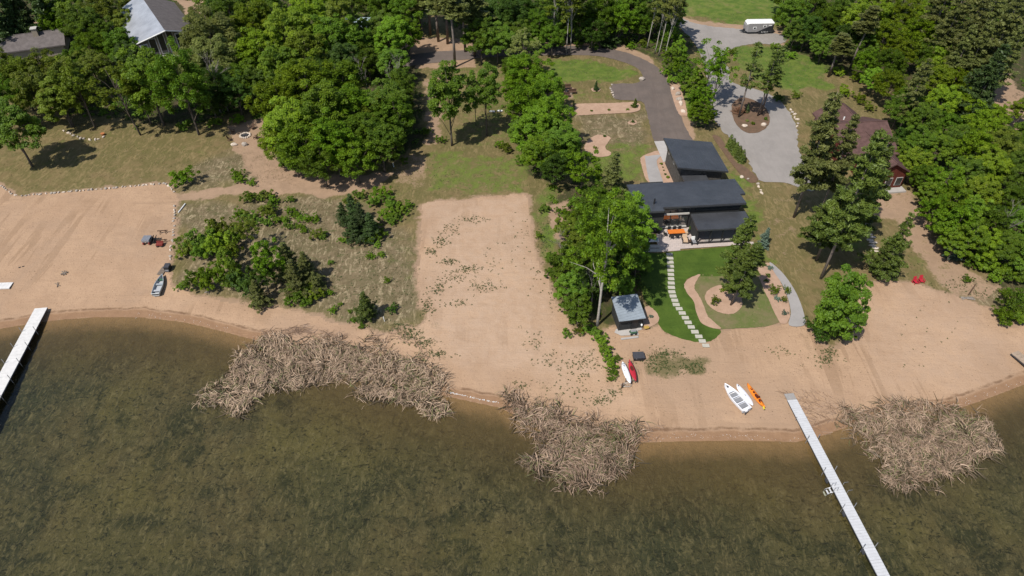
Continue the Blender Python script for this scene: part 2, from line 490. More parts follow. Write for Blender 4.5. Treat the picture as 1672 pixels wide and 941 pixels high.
def mat_beach():
    q = NT('beach_sand')
    p = q.coord()
    nA = q.noise(.12, 4, .6, p); nB = q.noise(.8, 5, .65, p); nC = q.noise(5, 4, .7, p); nT = q.noise(1.1, 5, .7, q.coord((.12, 1, 1), .35), .8)
    c = q.mix(q.ramp(nA, .35, .68), (.43, .295, .19), (.37, .25, .16))
    c = q.mix(q.ramp(nB, .42, .75, 0, .45), c, (.32, .215, .14))
    c = q.mix(q.ramp(nT, .55, .72, 0, .35), c, (.33, .21, .13))
    c = q.mix(q.ramp(nC, .57, .72, 0, .75), c, (.2, .135, .085))
    c = q.mix(q.ramp(q.noise(2.2, 6, .8, q.coord((1, .3, 1), -.8), 1.5), .56, .68, 0, .45), c, (.26, .17, .11))
    c = q.mix(q.ramp(q.noise(1.6, 5, .75, p), .55, .72, 0, .4), c, (.50, .35, .235))
    t1 = q.noise(.55, 4, .6, q.coord((1, .09, 1), .12), .5); t2 = q.noise(.5, 4, .6, q.coord((.1, 1, 1), .25), .7)
    c = q.mix(q.math('MULTIPLY', q.ramp(t1, .52, .58, 0, .75), q.ramp(q.noise(.08, 3, .5, p), .46, .6)), c, (.30, .2, .125))
    c = q.mix(q.math('MULTIPLY', q.ramp(t2, .54, .61, 0, .7), q.ramp(q.noise(.07, 3, .5, q.coord((1, 1, 1), 1)), .46, .6)), c, (.33, .225, .145))
    c = q.mix(q.ramp(q.noise(.06, 6, .7, p, .5), .45, .66, 0, .75), c, (.35, .245, .165))
    c = q.mix(q.ramp(q.noise(4.2, 3, .6, p), .64, .70, 0, .85), c, (.16, .11, .07))
    c = q.mix(q.math('MULTIPLY', q.attr('pale'), q.ramp(nB, .3, .7, .25, .75)), c, (.45, .33, .235))
    # thin grass
    g = q.ramp(q.math('ADD', q.attr('thin'), q.math('MULTIPLY', q.math('SUBTRACT', q.math('ADD', q.math('MULTIPLY', nB, .5), q.math('MULTIPLY', nC, .5)), .5), 1.6)), .35, .8)
    c = q.mix(q.math('MULTIPLY', g, .75), c, (.085, .09, .03))
    # wet strand and wrack lines
    s = q.math('ADD', q.attr('shore'), q.math('MULTIPLY', q.math('SUBTRACT', q.noise(.35, 4, .6, p), .5), 1.1))
    wet = q.ramp(s, .95, 1.5, 1, 0)
    c = q.mix(wet, c, q.mix(q.ramp(nB, .3, .7), (.29, .18, .105), (.25, .152, .088)))
    line = q.math('MULTIPLY', q.ramp(s, 1.25, 1.42), q.ramp(s, 1.5, 1.8, 1, 0))
    c = q.mix(q.math('MULTIPLY', line, q.ramp(nB, .3, .6, .1, .75)), c, (.14, .08, .045))
    h = q.math('ADD', q.math('ADD', q.math('MULTIPLY', nC, .3), q.math('MULTIPLY', nT, .5)), q.math('MULTIPLY', nB, .6))
    c = q.mix(1.0, c, (.785, .758, .742), 'MULTIPLY')
    b = q.bsdf(c, .95, .1, 0, q.bump(h, .9, .16))
    q.l(q.ramp(s, .3, 1.3, .45, .95), b.inputs['Roughness'])
    return q.m


def mat_bed():
    q = NT('lake_bed_weed')
    p = q.coord()
    nA = q.noise(.06, 4, .6, p); nB = q.noise(.33, 5, .65, p, .6); nW = q.noise(1.7, 6, .8, q.coord((1, .45, 1), -.6), 1.4); nC = q.noise(1.9, 6, .8, q.coord((.7, 1, 1), .4), 1.2)
    nP = q.noise(.17, 5, .7, p, .8)
    nL = q.noise(.032, 3, .55, p)
    c = q.mix(q.ramp(nB, .35, .65), (.165, .132, .068), (.12, .106, .058))
    c = q.mix(q.ramp(nA, .4, .62), c, (.17, .145, .062))
    c = q.mix(q.ramp(nL, .42, .60, 0, .9), c, (.065, .072, .042))
    c = q.mix(q.ramp(nP, .48, .64, 0, .85), c, (.055, .058, .030))
    c = q.mix(q.ramp(nW, .46, .66, 0, .75), c, (.27, .225, .125))
    c = q.mix(q.ramp(nC, .36, .50, .9, 0), c, (.028, .031, .019))
    c = q.mix(q.ramp(q.noise(.35, 6, .8, p, 2), .62, .68, 0, .9), c, (.024, .025, .016))
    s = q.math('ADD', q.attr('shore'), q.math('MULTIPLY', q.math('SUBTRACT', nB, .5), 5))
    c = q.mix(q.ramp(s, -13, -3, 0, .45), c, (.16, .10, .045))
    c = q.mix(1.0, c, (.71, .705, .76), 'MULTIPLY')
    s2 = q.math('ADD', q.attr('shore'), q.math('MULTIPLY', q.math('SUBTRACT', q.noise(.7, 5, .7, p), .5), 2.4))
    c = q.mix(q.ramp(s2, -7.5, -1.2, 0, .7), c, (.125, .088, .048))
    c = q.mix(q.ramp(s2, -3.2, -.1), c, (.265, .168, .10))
    q.bsdf(c, .9, .05, 0, q.bump(q.math('ADD', nW, nC), .8, .2))
    return q.m


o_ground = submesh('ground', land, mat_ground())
o_beach = submesh('beach', beach, mat_beach())
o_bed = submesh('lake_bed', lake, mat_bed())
del VV, Q

# water surface: from the far lake to a hand's width under the strand
q = NT('lake_water')
p = q.coord()
wn = q.math('ADD', q.math('MULTIPLY', q.noise(.9, 3, .55, q.coord((1, .45, 1), .5)), .7), q.math('MULTIPLY', q.noise(3.2, 3, .5, p), .25))
nrm = q.bump(wn, .3, .25)
gl = q.n('ShaderNodeBsdfGlossy'); gl.inputs['Roughness'].default_value = .06; gl.inputs['Color'].default_value = (1, 1, 1, 1); q.l(nrm, gl.inputs['Normal'])
tr = q.n('ShaderNodeBsdfTransparent'); tr.inputs['Color'].default_value = (.80, .81, .70, 1)
fr = q.n('ShaderNodeFresnel'); fr.inputs['IOR'].default_value = 1.33; q.l(nrm, fr.inputs['Normal'])
mx = q.n('ShaderNodeMixShader'); q.l(fr.outputs[0], mx.inputs[0]); q.l(tr.outputs[0], mx.inputs[1]); q.l(gl.outputs[0], mx.inputs[2]); q.l(mx.outputs[0], q.out.inputs[0])
xs = np.concatenate([np.linspace(-900, -140, 80)[:-1], np.linspace(-140, 140, 876), np.linspace(140, 900, 80)[1:]])
ys = np.interp(xs, SHX, SHY) + .10
WV = np.concatenate([np.stack([xs, ys, np.full_like(xs, .0)], -1), np.stack([xs, np.full_like(xs, -800), np.full_like(xs, .0)], -1)])
n_ = len(xs)
WF = np.array([(i + n_, i + 1 + n_, i + 1, i) for i in range(n_ - 1)])
tag(link('water', npmesh('water', WV, WF, q.m)), kind='structure')


# ---------------------------------------------------------------- sheets laid on the ground
def smooth_poly(pts, sub=4):
    n = len(pts); out = []
    for i in range(n):
        p0, p1, p2, p3 = (np.array(pts[(i + k - 1) % n], float) for k in range(4))
        for j in range(sub):
            t = j / sub
            out.append(.5 * ((2 * p1) + (-p0 + p2) * t + (2 * p0 - 5 * p1 + 4 * p2 - p3) * t * t + (-p0 + 3 * p1 - 3 * p2 + p3) * t ** 3))
    return out


def sheet(name, px, mat, dz, step=1.0, smooth=True, jag=0.0, world=False, kind='structure', hole=None):
    pts = [Vector((p[0], p[1])) for p in (px if world else [at(*p) for p in px])]
    if smooth: pts = [Vector(p) for p in smooth_poly(pts)]
    res = []
    for i, a in enumerate(pts):
        b = pts[(i + 1) % len(pts)]; k = max(1, int((b - a).length / (step * .6)))
        for j in range(k):
            p = a.lerp(b, j / k)
            if jag: p = p + Vector((random.uniform(-jag, jag), random.uniform(-jag, jag)))
            res.append(p)
    P = np.array(res)
    x0, y0 = P.min(0); x1, y1 = P.max(0)
    X, Y = np.meshgrid(np.arange(x0, x1, step), np.arange(y0, y1, step)); X = X.ravel(); Y = Y.ravel()
    ok = sdist(P, X, Y) > step * .35
    allp = [Vector(p) for p in res] + [Vector(p) for p in zip(X[ok], Y[ok])]
    v, e, f, *_ = delaunay_2d_cdt(allp, [], [list(range(len(res)))], 1, 1e-5)
    me = bpy.data.meshes.new(name)
    vs = [(a.x, a.y, H1(a.x, a.y) + dz) for a in v]
    fs = []
    for t in f:
        t = list(t)
        a, b, c = (v[i] for i in t[:3])
        if (b - a).cross(c - a) < 0: t.reverse()
        fs.append(t)
    me.from_pydata(vs, [], fs); me.materials.append(mat)
    o = link(name, me)
    if kind: tag(o, kind=kind)
    return o


def surf(name, a, b, c=None, sc=1.0, rough=.9, bump=.3, bd=.04, fine=6.0, spec=.15, streak=None):
    q = NT(name); p = q.coord()
    n1 = q.noise(sc, 5, .65, p); n2 = q.noise(sc * fine, 4, .7, p)
    k_ = .8 if max(a) > .15 else .95
    a, b, c = (tuple(x * k_ for x in z_) if z_ else None for z_ in (a, b, c))
    col = q.mix(q.ramp(n1, .32, .68), a, b)
    if c: col = q.mix(q.ramp(n2, .56, .72, 0, .7), col, c)
    if streak:
        sx, sy, rot, amt, mul = streak
        ns = q.noise(1.0, 5, .65, q.coord((sx, sy, 1), rot), .6)
        col = q.mix(q.ramp(ns, .5, .66, 0, amt), col, tuple(x * mul for x in a))
        ns2 = q.noise(.16, 5, .7, p, .8)
        col = q.mix(q.ramp(ns2, .52, .66, 0, amt * .8), col, tuple(x * (2 - mul) for x in b))
    q.bsdf(col, rough, spec, 0, q.bump(n2, bump, bd))
    return q.m


M['asphalt'] = surf('asphalt', (.125, .099, .084), (.100, .081, .070), (.148, .122, .104), .35, .9, .2, .02, 9, streak=(1.1, .1, -.25, .6, .78))
M['gravel'] = surf('gravel', (.29, .262, .237), (.245, .222, .2), (.34, .31, .285), .25, .9, .4, .03, 12, streak=(.9, .12, -.35, .6, .82))
M['lawn'] = surf('lawn_grass', (.040, .070, .009), (.060, .096, .013), (.024, .045, .006), .5, .8, .8, .08, 9, streak=(.18, 1.3, .1, .6, 1.55))
M['rough_grass'] = surf('rough_grass', (.15, .12, .062), (.09, .11, .03), (.19, .15, .08), .4, .9, .6, .08, 7)
M['pea_gravel'] = surf('pea_gravel', (.43, .285, .20), (.36, .235, .16), (.27, .175, .12), .8, .9, .6, .04, 9)
M['edging'] = surf('edging_stone', (.52, .37, .25), (.44, .30, .2), None, 1.5, .85, .3, .03, 5)
M['mulch'] = surf('mulch', (.165, .10, .065), (.12, .08, .05), (.09, .085, .035), 1.2, .95, .8, .06, 6)
M['concrete'] = surf('concrete', (.42, .39, .36), (.36, .335, .31), None, .6, .8, .15, .01, 8)
M['path_grey'] = surf('path_stone_dust', (.33, .31, .295), (.29, .272, .26), (.25, .235, .225), .5, .9, .3, .02, 10)
M['pavers'] = None
q = NT('pavers'); p = q.coord((1, 1, 1), .1)
br = q.n('ShaderNodeTexBrick', i_Scale=1.0); br.inputs['Brick Width'].default_value = .6; br.inputs['Row Height'].default_value = .45; br.inputs['Mortar Size'].default_value = .012
br.inputs['Color1'].default_value = (.40, .335, .30, 1); br.inputs['Color2'].default_value = (.35, .30, .27, 1); br.inputs['Mortar'].default_value = (.24, .2, .18, 1)
q.l(p, br.inputs['Vector']); q.bsdf(br.outputs[0], .85, .2, 0, None); M['pavers'] = q.m

sheet('driveway', [(640, 98), (700, 86), (770, 82), (880, 77), (960, 76), (1010, 83), (1050, 97), (1080, 117), (1098, 150), (1108, 180), (1120, 210), (1132, 232), (1140, 262), (1090, 262), (1068, 232),
                   (1062, 210), (1056, 185), (1046, 166), (1004, 162), (998, 140), (1010, 137), (1040, 136), (1049, 124), (1036, 109), (1000, 97), (960, 91), (880, 91), (800, 94), (700, 104), (640, 112)], M['asphalt'], .06, 1.0, jag=.10)
sheet('gravel_road', [(1102, 26), (1140, 40), (1215, 49), (1278, 58), (1276, 72), (1232, 72), (1196, 79), (1182, 92), (1190, 115), (1196, 135), (1232, 146), (1275, 166), (1300, 205), (1303, 240), (1318, 270), (1340, 300), (1322, 312),
                      (1280, 298), (1240, 294), (1212, 245), (1172, 205), (1160, 170), (1152, 115), (1134, 72), (1112, 46)], M['gravel'], .05, 1.0, jag=.22)
sheet('mulch_bed', [(1196, 170), (1215, 160), (1245, 172), (1256, 190), (1254, 206), (1238, 217), (1218, 217), (1203, 205), (1196, 190)], M['mulch'], .10, .7, jag=.06)
sheet('mulch_bed', [(1163, 222), (1176, 225), (1188, 244), (1200, 264), (1215, 272), (1238, 293), (1224, 299), (1206, 282), (1190, 262), (1174, 240)], M['mulch'], .08, .7, jag=.06)
sheet('lawn', [(1044, 415), (1076, 414), (1112, 410), (1180, 404), (1212, 402), (1215, 430), (1185, 450), (1130, 452), (1119, 462), (1121, 474), (1134, 492), (1140, 515), (1152, 532), (1176, 540), (1172, 549), (1160, 557), (1140, 559),
               (1112, 553), (1085, 542), (1074, 528), (1072, 515), (1060, 500), (1050, 484), (1046, 450)], M['lawn'], .05, .7, jag=.06)
sheet('rough_grass', [(1140, 450), (1200, 444), (1238, 442), (1252, 480), (1272, 527), (1175, 538), (1160, 530), (1146, 512), (1136, 490), (1134, 465)], M['rough_grass'], .05, .7, jag=.06)
sheet('gravel_border', [(1143, 449), (1126, 455), (1117, 465), (1120, 477), (1133, 494), (1138, 516), (1150, 532), (1176, 538), (1170, 530), (1157, 519), (1149, 502), (1142, 485), (1134, 472), (1136, 462)], M['pea_gravel'], .10, .5, jag=.06)
sheet('gravel_bed', [(1151, 484), (1160, 472), (1178, 466), (1200, 473), (1211, 490), (1211, 502), (1198, 513), (1180, 513), (1163, 505), (1154, 495)], M['pea_gravel'], .10, .5, jag=.06)
sheet('gravel_bed', [(1237, 438), (1252, 430), (1266, 436), (1272, 456), (1284, 485), (1290, 512), (1285, 528), (1275, 529), (1268, 518), (1250, 480), (1240, 456)], M['pea_gravel'], .08, .5, jag=.06)
sheet('gravel_path', [(1256, 430), (1264, 434), (1282, 452), (1300, 480), (1312, 512), (1313, 532), (1288, 532), (1291, 512), (1286, 488), (1276, 464), (1264, 446)], M['path_grey'], .11, .6)
sheet('gravel_bed', [(954, 240), (962, 228), (975, 221), (990, 222), (997, 227), (990, 237), (989, 244), (998, 250), (994, 255), (980, 257), (968, 255), (957, 250)], M['pea_gravel'], .08, .5, jag=.06)
sheet('gravel_bed', [(925, 182), (938, 171), (1000, 169), (1038, 168), (1046, 177), (1034, 184), (980, 187), (938, 189)], M['pea_gravel'], .08, .5, jag=.06)
sheet('gravel_bed', [(965, 146), (973, 143), (980, 146), (978, 150), (968, 150)], M['pea_gravel'], .08, .4, jag=.06)
sheet('gravel_bed', [(1025, 200), (1034, 196), (1040, 200), (1037, 204), (1028, 204)], M['pea_gravel'], .08, .4, jag=.06)
sheet('gravel_bed', [(1095, 142), (1106, 140), (1114, 152), (1122, 186), (1118, 190), (1108, 186), (1098, 160)], M['pea_gravel'], .08, .5, jag=.06)
sheet('gravel_border', [(1046, 264), (1049, 256), (1060, 251), (1080, 250), (1100, 300), (1060, 300)], M['pea_gravel'], .06, .5, jag=.06)
sheet('walkway', [(1053, 258), (1057, 256), (1079, 254), (1072, 264), (1078, 285), (1082, 301), (1062, 301)], M['path_grey'], .10, .6)
sheet('garage_apron', [(1068, 232), (1086, 231), (1093, 262), (1083, 266)], M['concrete'], .12, .7, smooth=False)
sheet('patio', [(1072, 387), (1073, 376), (1130, 372), (1150, 372), (1150, 396), (1230, 396), (1230, 400.5), (1179, 403), (1110, 407.5), (1111, 410), (1078, 412.5), (1073, 398)], M['pavers'], .12, .6, smooth=False)
sheet('gravel_bed', [(1048, 516), (1053, 502), (1062, 502), (1075, 516), (1074, 527), (1060, 535), (1052, 533)], M['pea_gravel'], .08, .4, jag=.06)
sheet('shed_terrace', [(1006, 538), (1048, 533), (1048, 539), (1041, 541), (1043, 548), (1014, 549), (1003, 544)], M['concrete'], .09, .5, smooth=False)
# ---------------------------------------------------------------- foliage
def unit(v): return v / np.maximum(np.linalg.norm(v, axis=-1, keepdims=True), 1e-9)


def leaf_quads(C, N, size, aspect, r):
    """rhombic leaf sprays centred on C with normals N"""
    n = len(C)
    t = unit(np.cross(N, r.normal(size=(n, 3)))); b = np.cross(N, t)
    s = (size * r.uniform(.65, 1.35, n))[:, None]
    fold = N * s * .18
    V = np.stack([C + t * s, C + b * s * aspect - fold, C - t * s, C - b * s * aspect - fold], 1)
    return V.reshape(-1, 3), np.arange(4 * n).reshape(n, 4)


def crown_mesh(name, R, zc, rz, nc, nl, ls, seed, low=-.55, rcl=(.10, .19), hollow=.35, lump=.25):
    r = np.random.default_rng(seed)
    d = unit(r.normal(size=(nc * 3, 3))); d = d[d[:, 2] > low][:nc]
    ph = r.uniform(0, 6.3, 3)
    ang = np.arctan2(d[:, 1], d[:, 0])
    shape = 1 + lump * np.sin(2 * ang + ph[0]) * .5 + lump * np.sin(3 * ang + ph[1]) * .6
    rad = (hollow + (1 - hollow) * r.random(len(d)) ** .55) * shape
    C = np.stack([R * d[:, 0] * rad, R * d[:, 1] * rad, zc + rz * d[:, 2] * rad * r.uniform(.85, 1.1, len(d))], -1)
    rc = R * r.uniform(rcl[0], rcl[1], len(d))
    P = []; Nn = []; T = []
    for c, q, in zip(C, rc):
        k = int(nl * r.uniform(.6, 1.4))
        e = unit(r.normal(size=(k, 3)) + np.array([0, 0, .6]))
        P.append(c + e * q * r.uniform(.5, 1.12, (k, 1)) * np.array([1, 1, .66]))
        Nn.append(unit(e * .5 + np.array([-.25, -.3, .8]) + r.normal(size=(k, 3)) * .42))
        T.append(np.clip(r.uniform(.2, .8) + r.normal(size=k) * .16, 0, 1))
    P = np.concatenate(P); Nn = np.concatenate(Nn); T = np.concatenate(T)
    V, F = leaf_quads(P, Nn, ls, .62, r)
    return npmesh(name, V, F, M['leaf_mid'], np.repeat(T, 4)), C


def trunk_mesh(name, h, rad, C, mat, seed, nlimb=12, fork=.4, lean=.25):
    q = random.Random(seed); b = MB()
    ax = [Vector((q.uniform(-1, 1) * lean * t, q.uniform(-1, 1) * lean * t, h * t)) for t in (0, .12, .35, .6, .8, 1)]
    ax[0] = Vector((0, 0, -.3))
    b.path(ax, [rad * 1.35, rad, rad * .85, rad * .6, rad * .38, rad * .15], 7)
    cs = list(C); q.shuffle(cs)
    for c in cs[:nlimb]:
        c = Vector(c); t = min(max(q.uniform(fork, .85) * c.z / h, .15), .9)
        k = t * 5; i = int(min(k, 4)); a = ax[i].lerp(ax[i + 1], k - i) if i < 5 else ax[5]
        a = Vector((0, 0, h * t)) if (a - Vector((0, 0, h * t))).length > h * .3 else a
        mid = a.lerp(c, .5) + Vector((q.uniform(-.3, .3), q.uniform(-.3, .3), .25)) * (h / 10)
        b.path([a, mid, c], [rad * .38, rad * .24, rad * .07], 5, False)
    return b.mesh(name, mat, smooth=True)


def pine_mesh(H, seed, prof, levels, per, tuft, nl, lsz, droop=.12, z0=.3, leaf='needle'):
    r = np.random.default_rng(seed); q = random.Random(seed)
    tb = MB(); ax = [(0, 0, -.3), (q.uniform(-.1, .1), q.uniform(-.1, .1), H * .3), (q.uniform(-.2, .2), q.uniform(-.2, .2), H * .65), (0, 0, H * .99)]
    rad = H * .0085; ph = q.uniform(0, 6.3)
    tb.path(ax, [rad * 1.2, rad, rad * .6, rad * .1], 8)
    P = []; Nn = []; T = []
    for i in range(levels):
        t = z0 + (1 - z0) * (i + q.uniform(-.3, .3)) / levels; t = min(max(t, z0), .985)
        L = prof(t) * H * q.uniform(.8, 1.15)
        a0 = q.uniform(0, 6.3)
        for k in range(per):
            if q.random() < .16: continue
            a = a0 + k * 6.283 / per + q.uniform(-.35, .35); l = L * q.uniform(.5, 1.2) * (1 + .22 * math.sin(a + ph + t * 5))
            base = Vector((0, 0, H * t)); dirv = Vector((math.cos(a), math.sin(a), 0))
            tip = base + dirv * l + Vector((0, 0, l * q.uniform(-droop, droop * 1.2)))
            mid = base.lerp(tip, .5) - Vector((0, 0, l * droop * .5))
            if l > .5: tb.path([base, mid, tip], [rad * .28 * (1.1 - t), rad * .18 * (1.1 - t), .012], 4, False)
            side = Vector((-dirv.y, dirv.x, 0))
            bt = q.uniform(.25, .75)
            nt = max(2, int(tuft * l / (prof(z0 + .25) * H)))
            for j in range(nt):
                f = .28 + .75 * (j + q.random()) / nt
                c = base.lerp(mid, min(f, .5) * 2) if f < .5 else mid.lerp(tip, (f - .5) * 2)
                c = c + side * q.uniform(-1, 1) * l * .26 * (1.15 - f * .6) + Vector((0, 0, q.uniform(-.05, .12) * lsz * 3))
                e = unit(r.normal(size=(nl, 3)) * np.array([1, 1, .45]) + np.array([dirv.x * .5, dirv.y * .5, .35]))
                P.append(np.array(c) + e * lsz * r.uniform(.35, 1.0, (nl, 1)))
                Nn.append(unit(r.normal(size=(nl, 3)) * .5 + np.array([0, 0, .8])))
                T.append(np.clip(bt + r.normal(size=nl) * .18, 0, 1))
    P = np.concatenate(P); Nn = np.concatenate(Nn); T = np.concatenate(T)
    V, F = leaf_quads(P, Nn, lsz * .62, .3, r)
    return npmesh('crown', V, F, M[leaf], np.repeat(T, 4)), tb.mesh('trunk', M['pine_bark'], smooth=True)


def cone_mesh(H, R, seed, n, ls, leaf, p=1.0, asp=.4):
    r = np.random.default_rng(seed)
    t = 1 - np.sqrt(r.random(n) * .97); a = r.uniform(0, 6.283, n)
    tier = 1 + .16 * np.sin(t * 30 + r.uniform(0, .8, n)) + .14 * np.sin(a * 5 + t * 9)
    rr = R * ((1 - t) ** p) * tier * r.uniform(.55, 1.05, n) ** .5
    P = np.stack([rr * np.cos(a), rr * np.sin(a), H * (.04 + .96 * t) - rr * .15], -1)
    Nn = unit(np.stack([np.cos(a), np.sin(a), np.full(n, .55)], -1) + r.normal(size=(n, 3)) * .45)
    T = np.clip(.5 + .25 * np.sin(a * 4 + t * 17) + r.normal(size=n) * .15, 0, 1)
    V, F = leaf_quads(P, Nn, ls, asp, r)
    return npmesh('crown', V, F, M[leaf], np.repeat(T, 4))


PROTO = {}


def broad(key, R, H, seed, nc=150, nl=140, ls=.15, bark='bark', zf=.6, rzf=.4, trunkr=.19, nlimb=12, **k):
    zc = H * zf
    cm, C = crown_mesh('crown', R, zc, H * rzf, nc, nl, ls, seed, **k)
    PROTO[key] = dict(crown=cm, trunk=trunk_mesh('trunk', H * .92, trunkr, C, M[bark], seed, nlimb), R=R, H=H, zc=zc)


for i, sd in enumerate((1, 2, 3, 4)): broad('maple%d' % i, 4.7, 11.5, sd)
for i, sd in enumerate((11, 12, 13)): broad('round%d' % i, 3.2, 9.0, sd, nc=100, nl=125, ls=.14, zf=.58, rzf=.42, trunkr=.14)
for i, sd in enumerate((21, 22)): broad('tall%d' % i, 2.9, 14, sd, nc=100, nl=130, ls=.15, zf=.62, rzf=.38, trunkr=.15, rcl=(.16, .26))
for i, sd in enumerate((31, 32)): broad('birch%d' % i, 3.8, 15, sd, nc=140, nl=90, ls=.135, bark='birch_bark', zf=.64, rzf=.38, trunkr=.16, nlimb=9, rcl=(.10, .18), hollow=.2)
for i, sd in enumerate((36, 37)): broad('sparse%d' % i, 3.0, 11, sd, nc=60, nl=60, ls=.15, zf=.64, rzf=.36, trunkr=.10, nlimb=22, rcl=(.12, .2))
for i, sd in enumerate((41, 42)): broad('pole%d' % i, 1.9, 18, sd, nc=60, nl=80, ls=.16, bark='birch_bark', zf=.66, rzf=.34, trunkr=.085, nlimb=10, rcl=(.16, .3))
wp = lambda t: .205 * (1 - t) ** .6 * (1 if t > .45 else .55 + t)
for i, sd in enumerate((51, 52, 53)):
    c, tk = pine_mesh(22, sd, wp, 17, 6, 11, 22, .46)
    PROTO['pine%d' % i] = dict(crown=c, trunk=tk, R=3.6, H=22, zc=14.5)
for i, sd in enumerate((54, 55)):
    c, tk = pine_mesh(22, sd, lambda t: .15 * (1 - t) ** .5, 11, 4, 5, 16, .5, z0=.42)
    PROTO['thinpine%d' % i] = dict(crown=c, trunk=tk, R=2.6, H=22, zc=16)
c, tk = pine_mesh(22, 57, lambda t: .15 * (1 - t) ** .6, 12, 5, 9, 16, .6, z0=.55)
PROTO['redpine0'] = dict(crown=c, trunk=tk, R=2.6, H=22, zc=17.5)
c, tk = pine_mesh(22, 58, lambda t: .14 * (1 - t) ** .55, 11, 5, 9, 16, .6, z0=.6)
PROTO['redpine1'] = dict(crown=c, trunk=tk, R=2.5, H=22, zc=18)
yp = lambda t: .33 * (1 - t) ** .85 + .01
for i, sd in enumerate((61, 62)):
    c, tk = pine_mesh(9, sd, yp, 16, 7, 12, 16, .28, z0=.1, leaf='needle_green')
    PROTO['youngpine%d' % i] = dict(crown=c, trunk=tk, R=2.6, H=9, zc=4.0)
for i, sd in enumerate((71, 72)):
    c, tk = pine_mesh(9, sd, lambda t: .27 * (1 - t) ** .9 + .01, 20, 8, 9, 16, .34, z0=.05, leaf='needle_dark', droop=.25)
    PROTO['spruce%d' % i] = dict(crown=c, trunk=tk, R=2.2, H=9, zc=4.0)
tb = MB(); tb.path([(0, 0, -.1), (0, 0, 2.4)], [.06, .02], 6)
PROTO['arbor0'] = dict(crown=cone_mesh(2.6, .75, 75, 1300, .12, 'needle_dark', .6), trunk=tb.mesh('trunk', M['bark']), R=.75, H=2.6, zc=1.1)
for i, sd in enumerate((81, 82, 83)):
    cm, C = crown_mesh('shrub', 1.3, .75, .8, 46, 62, .085, sd, low=-.5, rcl=(.13, .24), hollow=.2, lump=.55)
    PROTO['shrub%d' % i] = dict(crown=cm, trunk=None, R=1.35, H=1.6, zc=.8)
cm, C = crown_mesh('shrub', 3.0, 3.7, 3.9, 130, 105, .14, 85, low=-.95, rcl=(.13, .24), hollow=.3, lump=.12)
PROTO['tallshrub0'] = dict(crown=cm, trunk=None, R=3.1, H=7.6, zc=3.7)
for i, sd in enumerate((86, 87)):
    cm, C = crown_mesh('shrub', .55, .35, .4, 16, 70, .075, sd, low=-.3, rcl=(.3, .5), hollow=.2)
    PROTO['bush%d' % i] = dict(crown=cm, trunk=None, R=.6, H=.8, zc=.35)
for i, sd in enumerate((91, 92)):
    q_ = random.Random(sd); b = MB()

    def grow_b(p, d, l, rd, dep):
        e = p + d * l; m_ = p.lerp(e, .5) + Vector((q_.uniform(-.08, .08), q_.uniform(-.08, .08), 0)) * l
        b.path([p, m_, e], [rd, rd * .8, rd * .55], 5, False)
        if dep:
            for _ in range(3 if dep > 1 else 4):
                dd = (d + Vector((q_.uniform(-1, 1), q_.uniform(-1, 1), q_.uniform(-.2, .6))) * .75).normalized()
                grow_b(p.lerp(e, q_.uniform(.5, 1)), dd, l * q_.uniform(.5, .75), rd * .55, dep - 1)
    grow_b(Vector((0, 0, -.2)), Vector((.05, 0, 1)), 4.5, .12, 4)
    PROTO['dead%d' % i] = dict(crown=None, trunk=b.mesh('dead_tree', M['dead_wood'], smooth=True), R=2.6, H=8.5, zc=5)

PLACED = []      # (object, region, kind words, px, py, category)
TREES = []


def tree(key, cx, cy, rpx, region, leaf=None, words=None, base=None, hs=1.0, top=None, rot=None, cat='tree', name=None, lean=None, bark=None, group=None, label=None):
    """crown seen at pixel (cx, cy) with half width rpx; base = pixel of the trunk's foot when the photo shows it"""
    P = PROTO[key]
    if base is None:
        s = rpx / ppm(cx, cy, 3) / P['R']
        for _ in range(3):
            hc = P['zc'] * s * hs
            p = at(cx, cy, hc); g = H1(p.x, p.y)
            s = rpx / (FPX / ((CAM_H - p.z) * SP + p.y * CP)) / P['R']
        loc = Vector((p.x, p.y, g)); sc = (s, s, s * hs)
    else:
        loc = at(*base)
        d = (CAM_H - loc.z - 5) * SP + loc.y * CP
        s = rpx * d / FPX / P['R']
        if top is not None:
            v = (top - 470.5) / FPX
            a = loc.y * (SP + v * CP) / (CP - v * SP)
            sz = (CAM_H - a - loc.z) / P['H']
        else: sz = s * hs
        sc = (s, s, sz)
    rz = random.uniform(0, 6.28) if rot is None else rot
    if P['trunk'] is not None and P['crown'] is not None:
        o = empty(name or 'broadleaf_tree', loc, rz)
        t = link('trunk', P['trunk'], o); c = link('crown', P['crown'], o)
        if bark: t.material_slots[0].link = 'OBJECT'; t.material_slots[0].material = M[bark]
    elif P['crown'] is not None:
        o = c = link(name or 'shrub', P['crown']); o.location = loc; o.rotation_euler = (0, 0, rz)
    else:
        o = link(name or 'dead_tree', P['trunk']); o.location = loc; o.rotation_euler = (0, 0, rz); c = None
    o.scale = sc
    if lean:
        o.rotation_mode = 'QUATERNION'
        o.rotation_quaternion = Vector((lean[0], lean[1], 1)).to_track_quat('Z', 'Y') @ Matrix.Rotation(rz, 3, 'Z').to_quaternion()
    if c is not None and leaf:
        c.material_slots[0].link = 'OBJECT'; c.material_slots[0].material = M[leaf]
    PLACED.append((o, region, words or 'leafy tree', cx, cy, cat, group, label))
    TREES.append((loc.x, loc.y, s * P['R']))
    return o


LW = {'leaf_bright': 'bright green', 'leaf_mid': 'mid green', 'leaf_deep': 'deep green', 'leaf_olive': 'olive green', 'leaf_pale': 'pale fuzzy', 'leaf_lime': 'yellow green',
      'needle': 'olive', 'needle_green': 'green', 'needle_dark': 'dark', 'needle_blue': 'bluish'}
L = {'b': 'leaf_bright', 'm': 'leaf_mid', 'd': 'leaf_deep', 'o': 'leaf_olive', 'p': 'leaf_pale', 'l': 'leaf_lime'}


